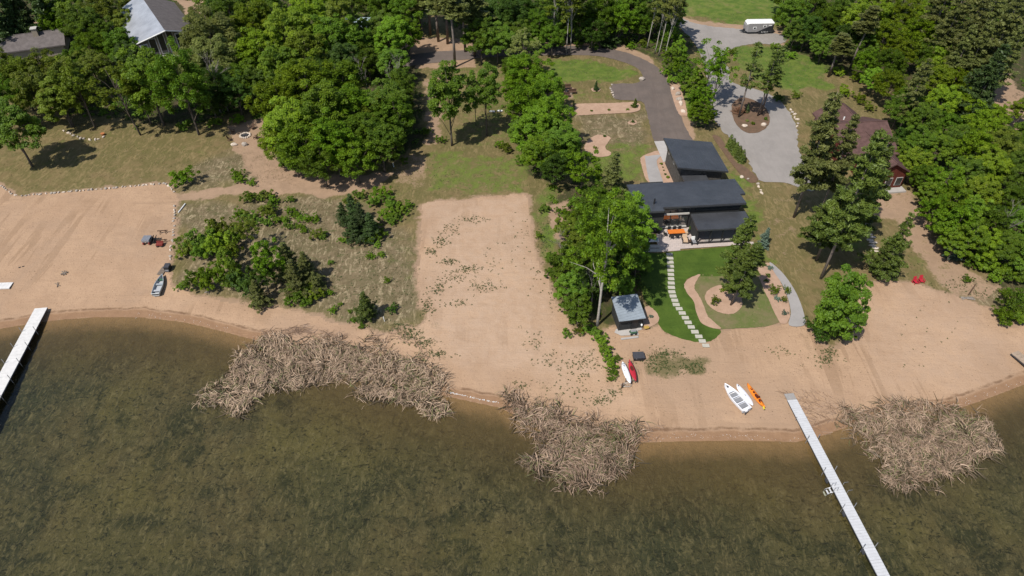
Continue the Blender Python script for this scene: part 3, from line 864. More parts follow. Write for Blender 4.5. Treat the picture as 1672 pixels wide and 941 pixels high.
def grove(region, rows, key='maple', nk=4, hs=1.0, noun='tree'):
    for i, (cx, cy, r, c) in enumerate(rows):
        k = '%s%d' % (key, random.randrange(nk))
        tree(k, cx, cy, r, region, L[c], LW[L[c]] + ' ' + noun, hs=hs * random.uniform(.9, 1.12))


# left lawn wood, around the low grey roofed house
R1 = 'round the grey roofed house'
grove(R1, [(28, 130, 36, 'o'), (72, 118, 36, 'o'), (108, 128, 34, 'o'), (6, 112, 28, 'o'), (126, 104, 26, 'm'), (60, 150, 36, 'o'), (10, 165, 34, 'm'), (100, 165, 32, 'o'), (150, 110, 28, 'o')])
grove(R1, [(108, 18, 30, 'b'), (135, 40, 32, 'm'), (95, 35, 22, 'b')])
for c in ((18, 14, 26), (66, 8, 26), (42, 32, 18), (-8, 30, 24), (80, 30, 16)): tree('spruce%d' % random.randrange(2), *c, R1, 'needle_dark', 'dark spruce', name='spruce_tree', hs=1.3)
tree('maple0', 30, 208, 44, 'on the left lawn', L['m'], 'mid green leafy tree with its own shadow', base=(53, 272), top=168)
# between the two upper left houses
R2 = 'left of the glazed gable house'
grove(R2, [(170, 18, 32, 'o'), (200, 40, 24, 'o'), (160, 55, 28, 'm'), (195, 75, 30, 'm'), (222, 42, 18, 'o'), (150, 78, 26, 'b'), (215, 10, 18, 'o'), (210, 92, 24, 'd')])
R3 = 'at the back of the left lawn'
tree('round0', 115, 165, 34, R3, L['o'], 'olive leafy tree', base=(118, 208), top=128)
tree('round1', 148, 150, 34, R3, L['o'], 'olive leafy tree', base=(156, 209), top=105)
tree('sparse0', 193, 140, 40, R3, L['o'], 'olive thin leaning tree with a bare dark trunk', base=(230, 221), top=98, lean=(-.12, 0))
tree('maple1', 258, 140, 48, R3, L['b'], 'bright green leafy tree', base=(268, 205), top=80)
tree('maple2', 306, 150, 44, R3, L['m'], 'mid green leafy tree', base=(325, 220), top=82)
tree('round2', 232, 165, 26, R3, L['m'], 'mid green leafy tree')
R4 = 'right of the glazed gable house'
grove(R4, [(345, 62, 50, 'p'), (352, 100, 40, 'p'), (318, 92, 30, 'p'), (332, 30, 26, 'p'), (360, 140, 34, 'd'), (385, 150, 30, 'd'), (345, 168, 24, 'd')])
tree('dead0', 345, 135, 28, R4, None, 'bare grey dead tree', name='dead_tree')
R5 = 'in the wood behind the big clump'
grove(R5, [(375, 18, 34, 'm'), (412, 40, 40, 'l'), (445, 22, 36, 'm'), (425, 85, 42, 'l'), (470, 60, 42, 'l'), (505, 30, 38, 'l'), (500, 85, 38, 'o'), (545, 62, 40, 'm'), (455, 112, 36, 'b'), (405, 128, 30, 'b'),
           (530, 8, 28, 'l'), (575, 70, 30, 'm'), (560, 100, 28, 'd'), (385, -10, 34, 'm'), (440, -15, 34, 'm'), (500, -18, 30, 'd'), (340, -10, 26, 'b'), (360, 5, 24, 'd'), (395, 92, 30, 'm'), (520, 112, 28, 'd')])
tree('tall0', 558, 25, 24, R5, L['o'], 'tall brownish thin tree', hs=1.1)
R6 = 'in the big clump'
grove(R6, [(455, 165, 40, 'l'), (500, 140, 46, 'l'), (552, 138, 44, 'b'), (470, 205, 42, 'l'), (525, 180, 46, 'b'), (580, 175, 42, 'b'), (495, 235, 42, 'b'), (545, 232, 44, 'b'), (600, 215, 40, 'm'), (450, 232, 30, 'l'),
           (525, 262, 34, 'm'), (480, 258, 26, 'm'), (580, 258, 34, 'b'), (622, 235, 36, 'm'), (420, 140, 26, 'm'), (645, 208, 24, 'd')])
grove(R6, [(630, 170, 36, 'm'), (648, 160, 32, 'm'), (655, 138, 24, 'm'), (615, 190, 30, 'o'), (645, 190, 34, 'm')])
R7 = 'left of the dirt road'
grove(R7, [(600, 100, 26, 'm'), (640, 62, 34, 'b'), (665, 55, 26, 'b'), (622, 48, 28, 'm'), (655, 15, 32, 'm'), (625, 10, 28, 'm'), (600, -5, 28, 'm'), (680, 12, 20, 'b'), (648, -12, 30, 'd'), (640, 105, 28, 'm'), (590, 52, 22, 'm'), (575, 10, 22, 'm'), (610, 72, 24, 'm')])
tree('dead1', 598, 128, 22, R7, None, 'bare grey dead tree', name='dead_tree')
tree('dead0', 645, 128, 20, R7, None, 'bare grey dead tree', name='dead_tree')
R8 = 'beside the dirt road'
for bx, by, t in ((743, 110, -40), (703, 58, -40), (716, 68, -45), (731, 72, -40), (760, 85, -30), (686, 50, -60), (775, 92, -20)):
    tree('redpine%d' % random.randrange(2), bx, by - 60, 27, R8, 'needle', 'olive pine with a long bare trunk', base=(bx, by), top=t, name='pine_tree')
grove(R8, [(800, 32, 34, 'd'), (785, 62, 28, 'm'), (812, 66, 28, 'm'), (832, 25, 30, 'd'), (780, 5, 26, 'm'), (845, 55, 22, 'm'), (830, -10, 30, 'd'), (860, 20, 26, 'd')])
tree('sparse1', 856, 78, 26, R8, L['p'], 'thin grey green tree')
R9 = 'on the grass above the sand lot'
tree('tall0', 738, 158, 32, R9, L['m'], 'slim bright tree', base=(738, 238), top=102)
tree('tall1', 790, 160, 23, R9, L['m'], 'slim mid green tree with a pale trunk', base=(795, 222), top=100)
tree('sparse0', 775, 165, 18, R9, L['m'], 'sparse young tree', base=(777, 205), top=130)
R10 = 'left of the upper fire pit'
grove(R10, [(862, 122, 38, 'b'), (895, 150, 30, 'b'), (845, 148, 26, 'b'), (862, 172, 36, 'b'), (900, 195, 36, 'b'), (872, 212, 36, 'b'), (912, 232, 34, 'm'), (885, 250, 34, 'b'), (905, 272, 28, 'd'), (850, 215, 24, 'm'), (928, 248, 22, 'm'), (840, 110, 22, 'm')])
R11 = 'left of the black house'
tree('round0', 952, 276, 28, R11, L['b'], 'bright green young leafy tree')
tree('youngpine0', 1002, 290, 26, R11, 'needle', 'grey green young pine', name='pine_tree')
for bx, by, cx, cy, r, t in ((975, 532, 1000, 372, 52, 318), (990, 450, 985, 390, 40, 330), (1020, 440, 1030, 365, 36, 325)):
    tree('birch%d' % random.randrange(2), cx, cy, r, R11, L['b'], 'tall birch with white limbs', base=(bx, by), top=t, name='birch_tree')
grove(R11, [(1028, 392, 32, 'b'), (960, 345, 26, 'm'), (975, 322, 22, 'm'), (1015, 345, 26, 'm'), (925, 372, 20, 'o')])
grove(R11, [(928, 430, 30, 'm'), (955, 425, 30, 'm'), (1012, 435, 28, 'd'), (1040, 430, 22, 'm'), (935, 470, 30, 'm'), (955, 470, 24, 'd'), (1018, 465, 18, 'm'), (945, 505, 24, 'm'), (1000, 455, 22, 'd'), (945, 400, 26, 'o'), (960, 385, 22, 'm')], key='round', nk=3)
tree('dead0', 908, 400, 18, R11, None, 'bare white forked dead tree', base=(918, 440), top=385, name='dead_tree', bark=None)
tree('dead1', 968, 480, 20, R11, None, 'bare pale dead branches', base=(965, 510), top=450, name='dead_tree')
# wood behind the driveway bend
R12 = 'behind the driveway bend'
grove(R12, [(880, 42, 26, 'm'), (902, 62, 20, 'm'), (870, 60, 20, 'm'), (945, 30, 28, 'm'), (968, 52, 24, 'd'), (985, 22, 30, 'm'), (1012, 32, 26, 'b'), (1030, 12, 28, 'm'), (1046, 42, 20, 'm'), (915, 15, 26, 'd'), (890, 8, 26, 'm'),
            (950, -10, 28, 'd'), (1000, -12, 30, 'm'), (1050, -10, 26, 'd'), (925, 48, 18, 'm'), (1070, 30, 22, 'd')])
tree('spruce0', 998, 50, 15, R12, 'needle_dark', 'small spruce', name='spruce_tree')
for bx, by, t in ((925, 88, -60), (931, 89, -50), (903, 78, -40), (1004, 42, -60)):
    tree('pole%d' % random.randrange(2), bx, by - 100, 18, R12, L['o'], 'slender tree with a long pale trunk', base=(bx, by), top=t)
R13 = 'at the right of the driveway bend'
for bx, by, t in ((1056, 80, -55), (1069, 88, -50), (1075, 92, -40), (1083, 102, -45), (1079, 75, -60)):
    tree('pole%d' % random.randrange(2), bx + 8, by - 100, 17, R13, L['p'], 'slender birch with a thin pale trunk', base=(bx, by), top=t, name='birch_tree', lean=(.08, 0))
grove(R13, [(1098, 62, 18, 'm'), (1108, 85, 16, 'b'), (1095, 98, 15, 'b'), (1112, 110, 15, 'b'), (1090, 45, 16, 'd'), (1100, 30, 16, 'm'), (1088, 12, 20, 'd'), (1122, 128, 18, 'm')], key='round', nk=3)
R14 = 'between the two driveways'
tree('sparse0', 1152, 92, 30, R14, L['b'], 'sparse bright tree', base=(1148, 165), top=66)
tree('sparse1', 1172, 118, 24, R14, L['b'], 'sparse bright tree', base=(1162, 178), top=80)
grove(R14, [(1134, 140, 20, 'b'), (1146, 162, 20, 'b'), (1140, 185, 18, 'b'), (1156, 188, 15, 'b')], key='round', nk=3)
R15 = 'in the mulch island'
for bx, by, cx, t, r, w in ((1206, 192, 1214, 64, 24, 'tall thin pine'), (1237, 190, 1250, 78, 22, 'tall thin pine'), (1243, 186, 1268, 70, 24, 'tall thin pine')):
    tree('thinpine%d' % random.randrange(2), cx, by - 70, r * .8, R15, 'needle_green', w, base=(bx, by), top=t, name='pine_tree', lean=(.03, 0))
# tall pines in front of the brown house
R16 = 'in front of the brown house'
tree('pine0', 1330, 225, 36, R16, 'needle', 'tall olive pine', base=(1296, 355), top=146, name='pine_tree')
tree('pine1', 1375, 290, 40, R16, 'needle_green', 'tall green pine with a long leaning trunk', base=(1340, 455), top=212, name='pine_tree')
tree('pine2', 1412, 300, 38, R16, 'needle_green', 'broad green pine', base=(1378, 405), top=222, name='pine_tree')
tree('pine1', 1352, 262, 24, R16, 'needle', 'mid height olive pine', base=(1338, 348), top=186, name='pine_tree')
tree('pine0', 1345, 350, 36, R16, 'needle_green', 'low dark green pine', base=(1333, 425), top=305, name='pine_tree')
tree('youngpine0', 1462, 398, 28, R16, 'needle_green', 'young pine with branches down to the grass', base=(1438, 452), top=346, name='pine_tree')
tree('youngpine1', 1437, 420, 22, R16, 'needle_green', 'low spreading young pine', base=(1432, 450), top=390, name='pine_tree')
R17 = 'on the black house lawn'
tree('pine1', 1198, 405, 30, R17, 'needle_green', 'green pine in the round gravel bed', base=(1193, 499), top=398, name='pine_tree', lean=(.10, 0))
tree('pine2', 1200, 400, 25, R17, 'needle_green', 'taller green pine at the rim of the round gravel bed', base=(1184, 473), top=350, name='pine_tree', lean=(.06, 0))
# right wood
R18 = 'in the wood behind the trailer'
grove(R18, [(1295, 22, 26, 'm'), (1330, 12, 28, 'm'), (1318, 48, 24, 'd'), (1345, 40, 26, 'm'), (1372, 22, 28, 'm'), (1400, 35, 28, 'l'), (1298, 55, 20, 'm'), (1345, 75, 22, 'm'), (1430, 25, 28, 'l'), (1320, -12, 28, 'd'), (1370, -12, 28, 'm'), (1420, -10, 28, 'l'),
            (1385, 65, 24, 'd'), (1412, 72, 24, 'm'), (1282, -5, 22, 'm')])
for bx, by, t in ((1388, 112, 10), (1352, 126, 55), (1418, 62, -20)):
    tree('redpine%d' % random.randrange(2), bx + 8, by - 50, 22, R18, 'needle', 'olive pine with a bare trunk', base=(bx, by), top=t, name='pine_tree', lean=(.05, 0))
R19 = 'in the wood above the brown house'
grove(R19, [(1445, 62, 28, 'l'), (1470, 30, 28, 'l'), (1500, 55, 28, 'l'), (1475, 85, 26, 'l'), (1510, 92, 24, 'm'), (1535, 60, 26, 'l'), (1540, 95, 24, 'l'), (1450, 105, 26, 'm'), (1455, 140, 26, 'l'), (1485, 165, 26, 'm'), (1525, 130, 28, 'l'), (1560, 130, 22, 'l'),
            (1470, 178, 24, 'm'), (1540, 165, 26, 'l'), (1510, 195, 26, 'm'), (1570, 165, 22, 'l'), (1545, 205, 28, 'm'), (1480, -10, 28, 'l'), (1530, 15, 28, 'l'), (1415, 105, 20, 'b'), (1425, 130, 18, 'b')])
for c in ((1500, 138, 22), (1560, 25, 26), (1590, 45, 26), (1615, 25, 26), (1640, 50, 28), (1665, 25, 26), (1600, 75, 22), (1655, 82, 24), (1575, 78, 20), (1550, -10, 26), (1610, -12, 26), (1660, -8, 26)):
    tree('pine%d' % random.randrange(3), *c, R19, 'needle', 'dark olive pine', name='pine_tree')
tree('spruce1', 1608, 142, 32, 'by the red boat', 'needle_dark', 'big dense dark cedar', name='cedar_tree')
R20 = 'right of the brown house'
grove(R20, [(1500, 235, 28, 'm'), (1475, 228, 20, 'd'), (1530, 245, 28, 'b'), (1495, 268, 24, 'l'), (1480, 250, 18, 'b'), (1565, 235, 28, 'm'), (1510, 290, 22, 'm')])
R21 = 'in the right edge wood'
grove(R21, [(1600, 205, 30, 'l'), (1630, 190, 22, 'l'), (1590, 240, 30, 'l'), (1635, 240, 30, 'o'), (1665, 225, 24, 'm'), (1615, 275, 32, 'l'), (1655, 280, 30, 'm'), (1580, 285, 28, 'm'), (1600, 320, 32, 'l'), (1645, 325, 32, 'm'), (1672, 180, 20, 'l'),
            (1675, 330, 26, 'm'), (1620, 365, 32, 'm'), (1665, 370, 32, 'm'), (1640, 405, 30, 'm'), (1675, 420, 28, 'm'), (1615, 400, 26, 'l'), (1690, 270, 28, 'm'), (1695, 380, 28, 'm')])
R22 = 'right of the log path'
grove(R22, [(1545, 300, 28, 'b'), (1520, 318, 22, 'b'), (1555, 335, 30, 'b'), (1525, 345, 22, 'b'), (1565, 365, 30, 'b'), (1540, 375, 22, 'b'), (1590, 355, 28, 'b'), (1585, 390, 28, 'b'), (1560, 400, 22, 'b')], key='round', nk=3)
tree('dead1', 1615, 372, 24, R22, None, 'bare grey dead tree', base=(1608, 410), top=335, name='dead_tree')
tree('spruce0', 1564, 400, 14, R22, 'needle_blue', 'small bluish spruce', name='spruce_tree')
R23 = 'at the top of the right beach'
for c in ((1610, 432, 20, 'b'), (1640, 440, 20, 'b'), (1665, 450, 20, 'm'), (1590, 425, 16, 'm'), (1655, 500, 26, 'm'), (1640, 515, 18, 'b'), (1668, 520, 16, 'b'), (1670, 488, 18, 'm'), (1625, 455, 10, 'b'), (1640, 478, 9, 'b'), (1580, 455, 8, 'm')):
    tree('shrub%d' % random.randrange(3), *c[:3], R23, L[c[3]], LW[L[c[3]]] + ' shrub', cat='shrub', hs=1.2)
tree('tallshrub0', 1356, 505, 40, 'beside the grey gravel path', L['m'], 'big green bush taller than the rest', base=(1354, 548), top=443, cat='shrub', name='tall_shrub')
tree('shrub0', 1338, 535, 22, 'beside the grey gravel path', L['d'], 'deep green shrub', cat='shrub', hs=1.6)
tree('shrub1', 1372, 540, 18, 'beside the grey gravel path', L['l'], 'yellow green shrub', cat='shrub', hs=1.2)
# dry meadow
RM = 'in the dry meadow'
SH = [(295, 291, 19, 'b'), (386, 284, 10, 'b'), (392, 293, 9, 'b'), (411, 298, 7, 'b'), (405, 322, 12, 'b'), (425, 320, 10, 'b'), (438, 318, 10, 'b'), (447, 328, 9, 'b'), (432, 345, 14, 'b'), (440, 337, 10, 'm'), (410, 355, 12, 'm'), (392, 350, 12, 'b'),
      (473, 325, 7, 'm'), (474, 344, 9, 'b'), (484, 349, 8, 'b'), (453, 358, 8, 'b'), (464, 359, 8, 'b'), (489, 357, 6, 'b'), (500, 358, 7, 'b'), (512, 357, 9, 'b'), (473, 369, 8, 'm'), (490, 370, 7, 'b'), (497, 375, 7, 'b'), (516, 382, 11, 'b'), (527, 385, 8, 'm'),
      (436, 362, 10, 'm'), (407, 366, 8, 'b'), (561, 392, 7, 'b'), (540, 428, 5, 'm'), (604, 418, 7, 'b'), (622, 416, 7, 'b'), (616, 400, 6, 'b'), (632, 457, 6, 'b'), (538, 478, 6, 'b'), (543, 507, 7, 'b'), (571, 508, 4, 'b'), (555, 497, 4, 'b'), (576, 523, 6, 'm'), (640, 505, 9, 'd'), (591, 532, 6, 'm'),
      (365, 372, 14, 'b'), (348, 382, 14, 'b'), (335, 395, 18, 'b'), (360, 402, 18, 'b'), (380, 388, 14, 'b'), (310, 402, 14, 'b'), (298, 412, 10, 'l'), (372, 415, 14, 'b'), (330, 412, 12, 'b'),
      (370, 440, 20, 'b'), (350, 450, 18, 'b'), (335, 462, 12, 'b'), (310, 462, 12, 'b'), (385, 452, 18, 'm'), (398, 465, 16, 'd'), (320, 448, 8, 'b'), (295, 468, 7, 'b'), (415, 497, 6, 'b'), (490, 480, 18, 'b'), (505, 470, 16, 'l'), (478, 488, 12, 'b'), (515, 482, 12, 'b'), (500, 490, 12, 'm'),
      (640, 335, 14, 'm'), (655, 343, 12, 'b'), (630, 350, 14, 'b'), (668, 335, 8, 'm'), (645, 355, 10, 'b'), (612, 328, 12, 'm'), (625, 315, 14, 'b'), (588, 318, 10, 'm'), (572, 330, 10, 'o'), (618, 380, 14, 'b'), (605, 387, 12, 'b'), (640, 362, 8, 'm')]
for c in SH:
    c3 = random.choice('bbmlo') if c[3] == 'b' and c[2] > 9 else c[3]
    tree('shrub%d' % random.randrange(3), c[0], c[1], c[2] * (1.25 if c[0] < 410 and c[1] > 365 else 1.1), RM, L[c3], ('small ' if c[2] < 9 else 'large ' if c[2] > 13 else '') + LW[L[c3]] + ' shrub', cat='shrub', hs=1.7 if c[0] < 410 and c[1] > 365 and c[2] >= 12 else 1.1)
tree('round0', 438, 420, 24, RM, L['b'], 'bright green leafy tree', base=(452, 472), top=392, hs=.8)
tree('round2', 432, 448, 20, RM, L['d'], 'deep green leafy tree', base=(440, 480), top=425)
for c in ((470, 428, 24), (500, 440, 22), (482, 455, 24), (420, 480, 18), (515, 462, 14)):
    tree('youngpine%d' % random.randrange(2), *c, RM, 'needle', 'olive young pine', name='pine_tree', hs=.9)
tree('sparse0', 412, 380, 20, RM, L['o'], 'thin olive tree', base=(414, 412), top=350)
for c in ((575, 345, 20), (590, 362, 22), (605, 372, 18), (578, 375, 16), (560, 350, 14)):
    tree('youngpine%d' % random.randrange(2), *c, 'above the meadow by the sand lot', 'needle_dark', 'dark green young pine', name='pine_tree', hs=.9)
tree('youngpine1', 600, 500, 20, RM, 'needle_green', 'bright green young pine by the reeds', base=(601, 522), top=476, name='pine_tree')
tree('dead1', 360, 482, 26, RM, None, 'fallen grey dead tree', base=(335, 478), top=470, name='dead_tree', lean=(1.5, -.7))
# shrub row that runs down to the boards
for i, c in enumerate(((975, 545, 12, 'm'), (983, 556, 12, 'b'), (988, 570, 12, 'b'), (993, 583, 11, 'b'), (998, 596, 11, 'b'), (1001, 608, 10, 'm'), (1008, 585, 8, 'm'), (965, 538, 12, 'm'), (945, 540, 10, 'o'), (925, 545, 9, 'm'), (998, 618, 7, 'm'))):
    tree('shrub%d' % (i % 3), *c[:3], 'in the row down to the boards', L[c[3]], LW[L[c[3]]] + ' shrub', cat='shrub')
RB = 'under the wood edge'
for c in ((300, 205, 12, 'm'), (350, 200, 12, 'b'), (388, 195, 12, 'b'), (695, 215, 9, 'm'), (660, 262, 9, 'm'), (825, 240, 12, 'o'), (850, 262, 10, 'm'), (815, 235, 8, 'b'), (900, 305, 7, 'b'), (720, 228, 9, 'm'), (970, 75, 9, 'm'), (1000, 70, 9, 'd'), (1022, 66, 9, 'm'), (1030, 76, 8, 'b'), (1050, 70, 9, 'o'), (1088, 118, 10, 'b'), (1098, 130, 10, 'b'), (880, 66, 10, 'd'), (910, 70, 10, 'm'), (945, 72, 9, 'm'),
          (1290, 90, 10, 'b'), (1370, 118, 10, 'l'), (1400, 125, 12, 'l'), (1280, 40, 10, 'b'), (1268, 30, 9, 'b'), (1380, 150, 12, 'l'), (1405, 160, 12, 'l'), (1420, 175, 10, 'o'), (1300, 155, 8, 'o'), (1270, 160, 9, 'd'), (1488, 280, 12, 'l'), (1500, 300, 10, 'l'), (1520, 120, 8, 'l'), (1265, 75, 8, 'b'), (1195, 85, 7, 'b'),
          (940, 330, 14, 'm'), (930, 350, 13, 'b'), (915, 345, 10, 'm'), (890, 340, 10, 'm'), (905, 420, 12, 'm'), (900, 445, 12, 'm'), (915, 470, 12, 'm'), (925, 498, 12, 'm'), (935, 520, 10, 'm'), (880, 385, 7, 'b'), (950, 310, 10, 'b'), (1050, 470, 10, 'd'), (1052, 440, 9, 'd')):
    tree('shrub%d' % random.randrange(3), *c[:3], RB, L[c[3]], LW[L[c[3]]] + ' shrub', cat='shrub', hs=1.1)
# ---------------------------------------------------------------- buildings
M['black_wall'] = basic('black_wall', (.035, .036, .036), .7, .25, var=.25, scale=2, stretch=(5, 5, .4))
M['stone_wall'] = basic('stone_wall', (.085, .078, .07), .8, .2, var=.35, scale=3)
M['frame_black'] = basic('frame_black', (.02, .02, .022), .5, .4)
M['frame_pale'] = basic('frame_pale', (.45, .43, .39), .6, .3)
M['white'] = basic('white_paint', (.74, .73, .70), .5, .4, var=.05)
M['brown_roof'] = basic('brown_shingles', (.105, .060, .052), .9, .15, var=.3, scale=1.2)
M['grey_roof'] = basic('grey_shingles', (.13, .112, .105), .9, .15, var=.25, scale=1.2)
M['red_wall'] = basic('red_wall', (.105, .026, .017), .75, .2, var=.3, scale=2)
M['tan_wall'] = basic('tan_wall', (.30, .25, .19), .8, .2)
q = NT('window_glass'); q.bsdf((.02, .024, .026), .06, .8); M['glass'] = q.m
q = NT('mirror_glass'); b_ = q.bsdf((.03, .034, .034), .03, 1.0); b_.inputs['IOR'].default_value = 1.9; M['glass_mirror'] = q.m


def seam_roof(name, col, ang, pitch=.45, rough=.38, metal=0.0, spec=.5):
    q = NT(name)
    wv = q.n('ShaderNodeTexWave', wave_type='BANDS', bands_direction='X', wave_profile='SAW'); wv.inputs['Scale'].default_value = .3142 / pitch
    q.l(q.coord((1, 1, 1), -ang), wv.inputs['Vector'])
    ridge = q.ramp(wv.outputs['Fac'], .88, .94)
    col = tuple(x * .86 for x in col)
    n1 = q.noise(.45, 6, .7); n2 = q.noise(6, 4, .7)
    c = q.mix(q.ramp(n1, .3, .7), tuple(x * .82 for x in col), tuple(x * 1.18 for x in col))
    c = q.mix(q.ramp(n2, .6, .8, 0, .3), c, tuple(x * 1.6 + .01 for x in col))
    c = q.mix(q.math('MULTIPLY', ridge, .6), c, tuple(x * .5 for x in col))
    q.bsdf(c, rough, spec, metal, q.bump(ridge, .6, .04))
    return q.m


HA = math.radians(5.2)
HX = Vector((math.cos(HA), math.sin(HA), 0)); HY = Vector((-math.sin(HA), math.cos(HA), 0)); HO = Vector((21.9, 80.4, 0))
hw = lambda x, y, z: HO + HX * x + HY * y + Vector((0, 0, z))
M['roof_black'] = seam_roof('black_seam_roof', (.046, .0475, .052), HA + math.pi / 2, .45)
M['roof_black2'] = seam_roof('black_seam_roof_long', (.046, .0475, .052), HA, .42)
M['roof_shed'] = seam_roof('grey_seam_roof', (.22, .25, .275), 1.9, .4, .45)
M['roof_glare'] = seam_roof('sun_glare_metal_roof', (.28, .29, .315), math.atan2(-16.4, 10.7), .5, .35)  # metal tone lightened to hold the sun's glare

B0 = hw(4, 3, H1(24, 83))
house = tag(empty('house', B0), 'long black modern house with a separate black garage wing and a patio', 'house')
hb = lambda mb, n, m, par=house, **k: mb.build(n, M[m], par, origin=B0, **k)
gz = 1.35


def plan(pts, z0, z1):
    z1 = z1 if callable(z1) else (lambda x, y, _z=z1: _z)
    return MB().prism([hw(x, y, z0) for x, y in pts], [hw(x, y, z1(x, y)) for x, y in pts])


def roofing(pts, zf, th=.28):
    return MB().slab([hw(x, y, zf(x, y)) for x, y in pts], th)


rz_main = lambda x, y: 6.0 - .105 * max(y, -1)
hb(roofing([(-3.7, -.95), (0, -.95), (0, 0), (12.5, 0), (12.5, 2.7), (13.35, 2.7), (13.35, 7.35), (-3.7, 7.3)], rz_main, .34), 'roof', 'roof_black', bevel=.03)
hb(plan([(-3, -.3), (.3, -.3), (.3, .7), (12, .7), (12, 6.8), (-3, 6.8)], gz, lambda x, y: rz_main(x, y) - .36), 'wall', 'black_wall')
# garage wing
rz_g = lambda x, y: 6.45 - (x - 4.7) * .148
hb(roofing([(4.7, 9.4), (13.1, 9.45), (13.1, 18.3), (4.7, 18.3)], rz_g, .3), 'roof', 'roof_black2', bevel=.03)
hb(plan([(5.6, 10.3), (12.5, 10.3), (12.5, 17.9), (5.6, 17.9)], gz, lambda x, y: rz_g(x, y) - .31), 'wall', 'stone_wall')
hb(roofing([(5.9, 7.0), (9.8, 7.0), (9.8, 10.28), (5.9, 10.28)], lambda x, y: 4.35, .25), 'roof', 'roof_black')
hb(plan([(6.3, 6.9), (9.4, 6.9), (9.4, 10.25), (6.3, 10.25)], gz, 4.09), 'wall', 'black_wall')
for y in (13.6, 16.6):
    f = hb(MB().prism([hw(5.55, y, 4.2), hw(5.62, y, 4.2), hw(5.62, y + .55, 4.2), hw(5.55, y + .55, 4.2)], [hw(5.55, y, 5.4), hw(5.62, y, 5.4), hw(5.62, y + .55, 5.4), hw(5.55, y + .55, 5.4)]), 'window', 'frame_pale')
    p_ = hb(MB().prism([hw(5.52, y + .1, 4.3), hw(5.56, y + .1, 4.3), hw(5.56, y + .45, 4.3), hw(5.52, y + .45, 4.3)], [hw(5.52, y + .1, 5.3), hw(5.56, y + .1, 5.3), hw(5.56, y + .45, 5.3), hw(5.52, y + .45, 5.3)]), 'pane', 'glass', f)
# entry canopy on the driveway side
hb(roofing([(-1.3, 7.35), (2.3, 7.35), (2.3, 8.4), (-1.3, 8.4)], lambda x, y: 4.7, .22), 'canopy', 'black_wall')
for x in (-1.1, 2.1): hb(MB().box(hw(x, 8.2, 2.95), (.12, .12, 3.1)), 'post', 'frame_black')
# vent stack and roof pipes
hb(MB().path([hw(-1.0, 1.2, 5.8), hw(-1.0, 1.2, 6.75)], .13, 10), 'vent_pipe', 'frame_black')
hb(MB().path([hw(-3.2, 3.2, 5.6), hw(-3.2, 3.2, 6.05)], .09, 8), 'vent_pipe', 'frame_black')
# big glass wall of the living room, between dark posts
GW = hb(MB().box(hw(2.3, .62, 3.0), (4.0, .05, 2.3), HA), 'window', 'glass_mirror')
fr = MB()
for x in (.32, 1.65, 3.0, 4.3): fr.box(hw(x, .56, 3.0), (.09, .12, 2.3), HA)
hb(fr, 'frame', 'frame_black', GW)
hb(MB().box(hw(2.3, .5, 4.3), (4.1, .24, .22), HA), 'beam', 'frame_pale')
hb(MB().box(hw(2.3, .5, 1.93), (4.0, .26, .16), HA), 'sill', 'frame_pale')
hb(MB().box(hw(2.3, .55, 4.95), (4.1, .06, .8), HA), 'window', 'glass')
hb(MB().box(hw(8.6, .66, 5.05), (6.9, .06, .55), HA), 'window', 'glass')
hb(MB().box(hw(-1.6, -.35, 2.9), (2.2, .06, 2.0), HA), 'window', 'glass')
# screened porch
rz_p = lambda x, y: 4.55 + .02 * y
hb(roofing([(4.35, -3.75), (12.6, -3.8), (12.6, -.02), (4.35, -.02)], rz_p, .3), 'roof', 'roof_black', bevel=.03)
hb(MB().box(hw(4.72, -1.5, 2.85), (.18, 2.9, 2.75), HA), 'wall', 'black_wall')
hb(MB().box(hw(12.1, -1.5, 2.85), (.18, 2.9, 2.75), HA), 'wall', 'black_wall')
for x in (4.72, 6.6, 8.4, 10.2, 12.1): hb(MB().box(hw(x, -3.35, 2.8), (.13, .13, 2.85), HA), 'post', 'frame_black')
rl = MB()
rl.box(hw(8.4, -3.35, 2.35), (7.3, .06, .07), HA).box(hw(8.4, -3.35, 1.62), (7.3, .08, .3), HA)
for i in range(48): rl.box(hw(4.9 + i * .15, -3.35, 2.0), (.025, .03, .65), HA)
hb(rl, 'railing', 'frame_black')
hb(MB().box(hw(8.4, -1.6, 1.45), (7.3, 3.3, .2), HA), 'floor', 'concrete')
hb(MB().box(hw(8.4, .55, 2.9), (7.2, .06, 2.5), HA), 'window', 'glass')

# shed
sa = math.radians(10)
SO = Vector((14.9, 62.2, 0)); SX = Vector((math.cos(sa), math.sin(sa), 0)); SY = Vector((-math.sin(sa), math.cos(sa), 0))
sw = lambda x, y, z: SO + SX * x + SY * y + Vector((0, 0, z))
sg = H1(SO.x, SO.y)
shed = tag(empty('shed', SO + Vector((0, 0, sg))), 'small black shed with a pale grey seamed roof by the lawn', 'shed')
sb = lambda mb, n, m, par=shed, **k: mb.build(n, M[m], par, origin=SO + Vector((0, 0, sg)), **k)
sb(MB().slab([sw(-1.75, -1.95, sg + 2.12), sw(1.75, -1.95, sg + 2.12), sw(1.75, 1.95, sg + 2.75), sw(-1.75, 1.95, sg + 2.75)], .14), 'roof', 'roof_shed', bevel=.02)
sb(MB().prism([sw(-1.55, -1.55, sg - .3), sw(1.55, -1.55, sg - .3), sw(1.55, 1.6, sg - .3), sw(-1.55, 1.6, sg - .3)], [sw(-1.55, -1.55, sg + 2.03), sw(1.55, -1.55, sg + 2.03), sw(1.55, 1.6, sg + 2.53), sw(-1.55, 1.6, sg + 2.53)]), 'wall', 'black_wall')
bt = MB()
for i in range(15): bt.box(sw(-1.5 + i * .214, -1.57, sg + 1.0), (.04, .04, 2.0), sa)
sb(bt, 'battens', 'black_wall')
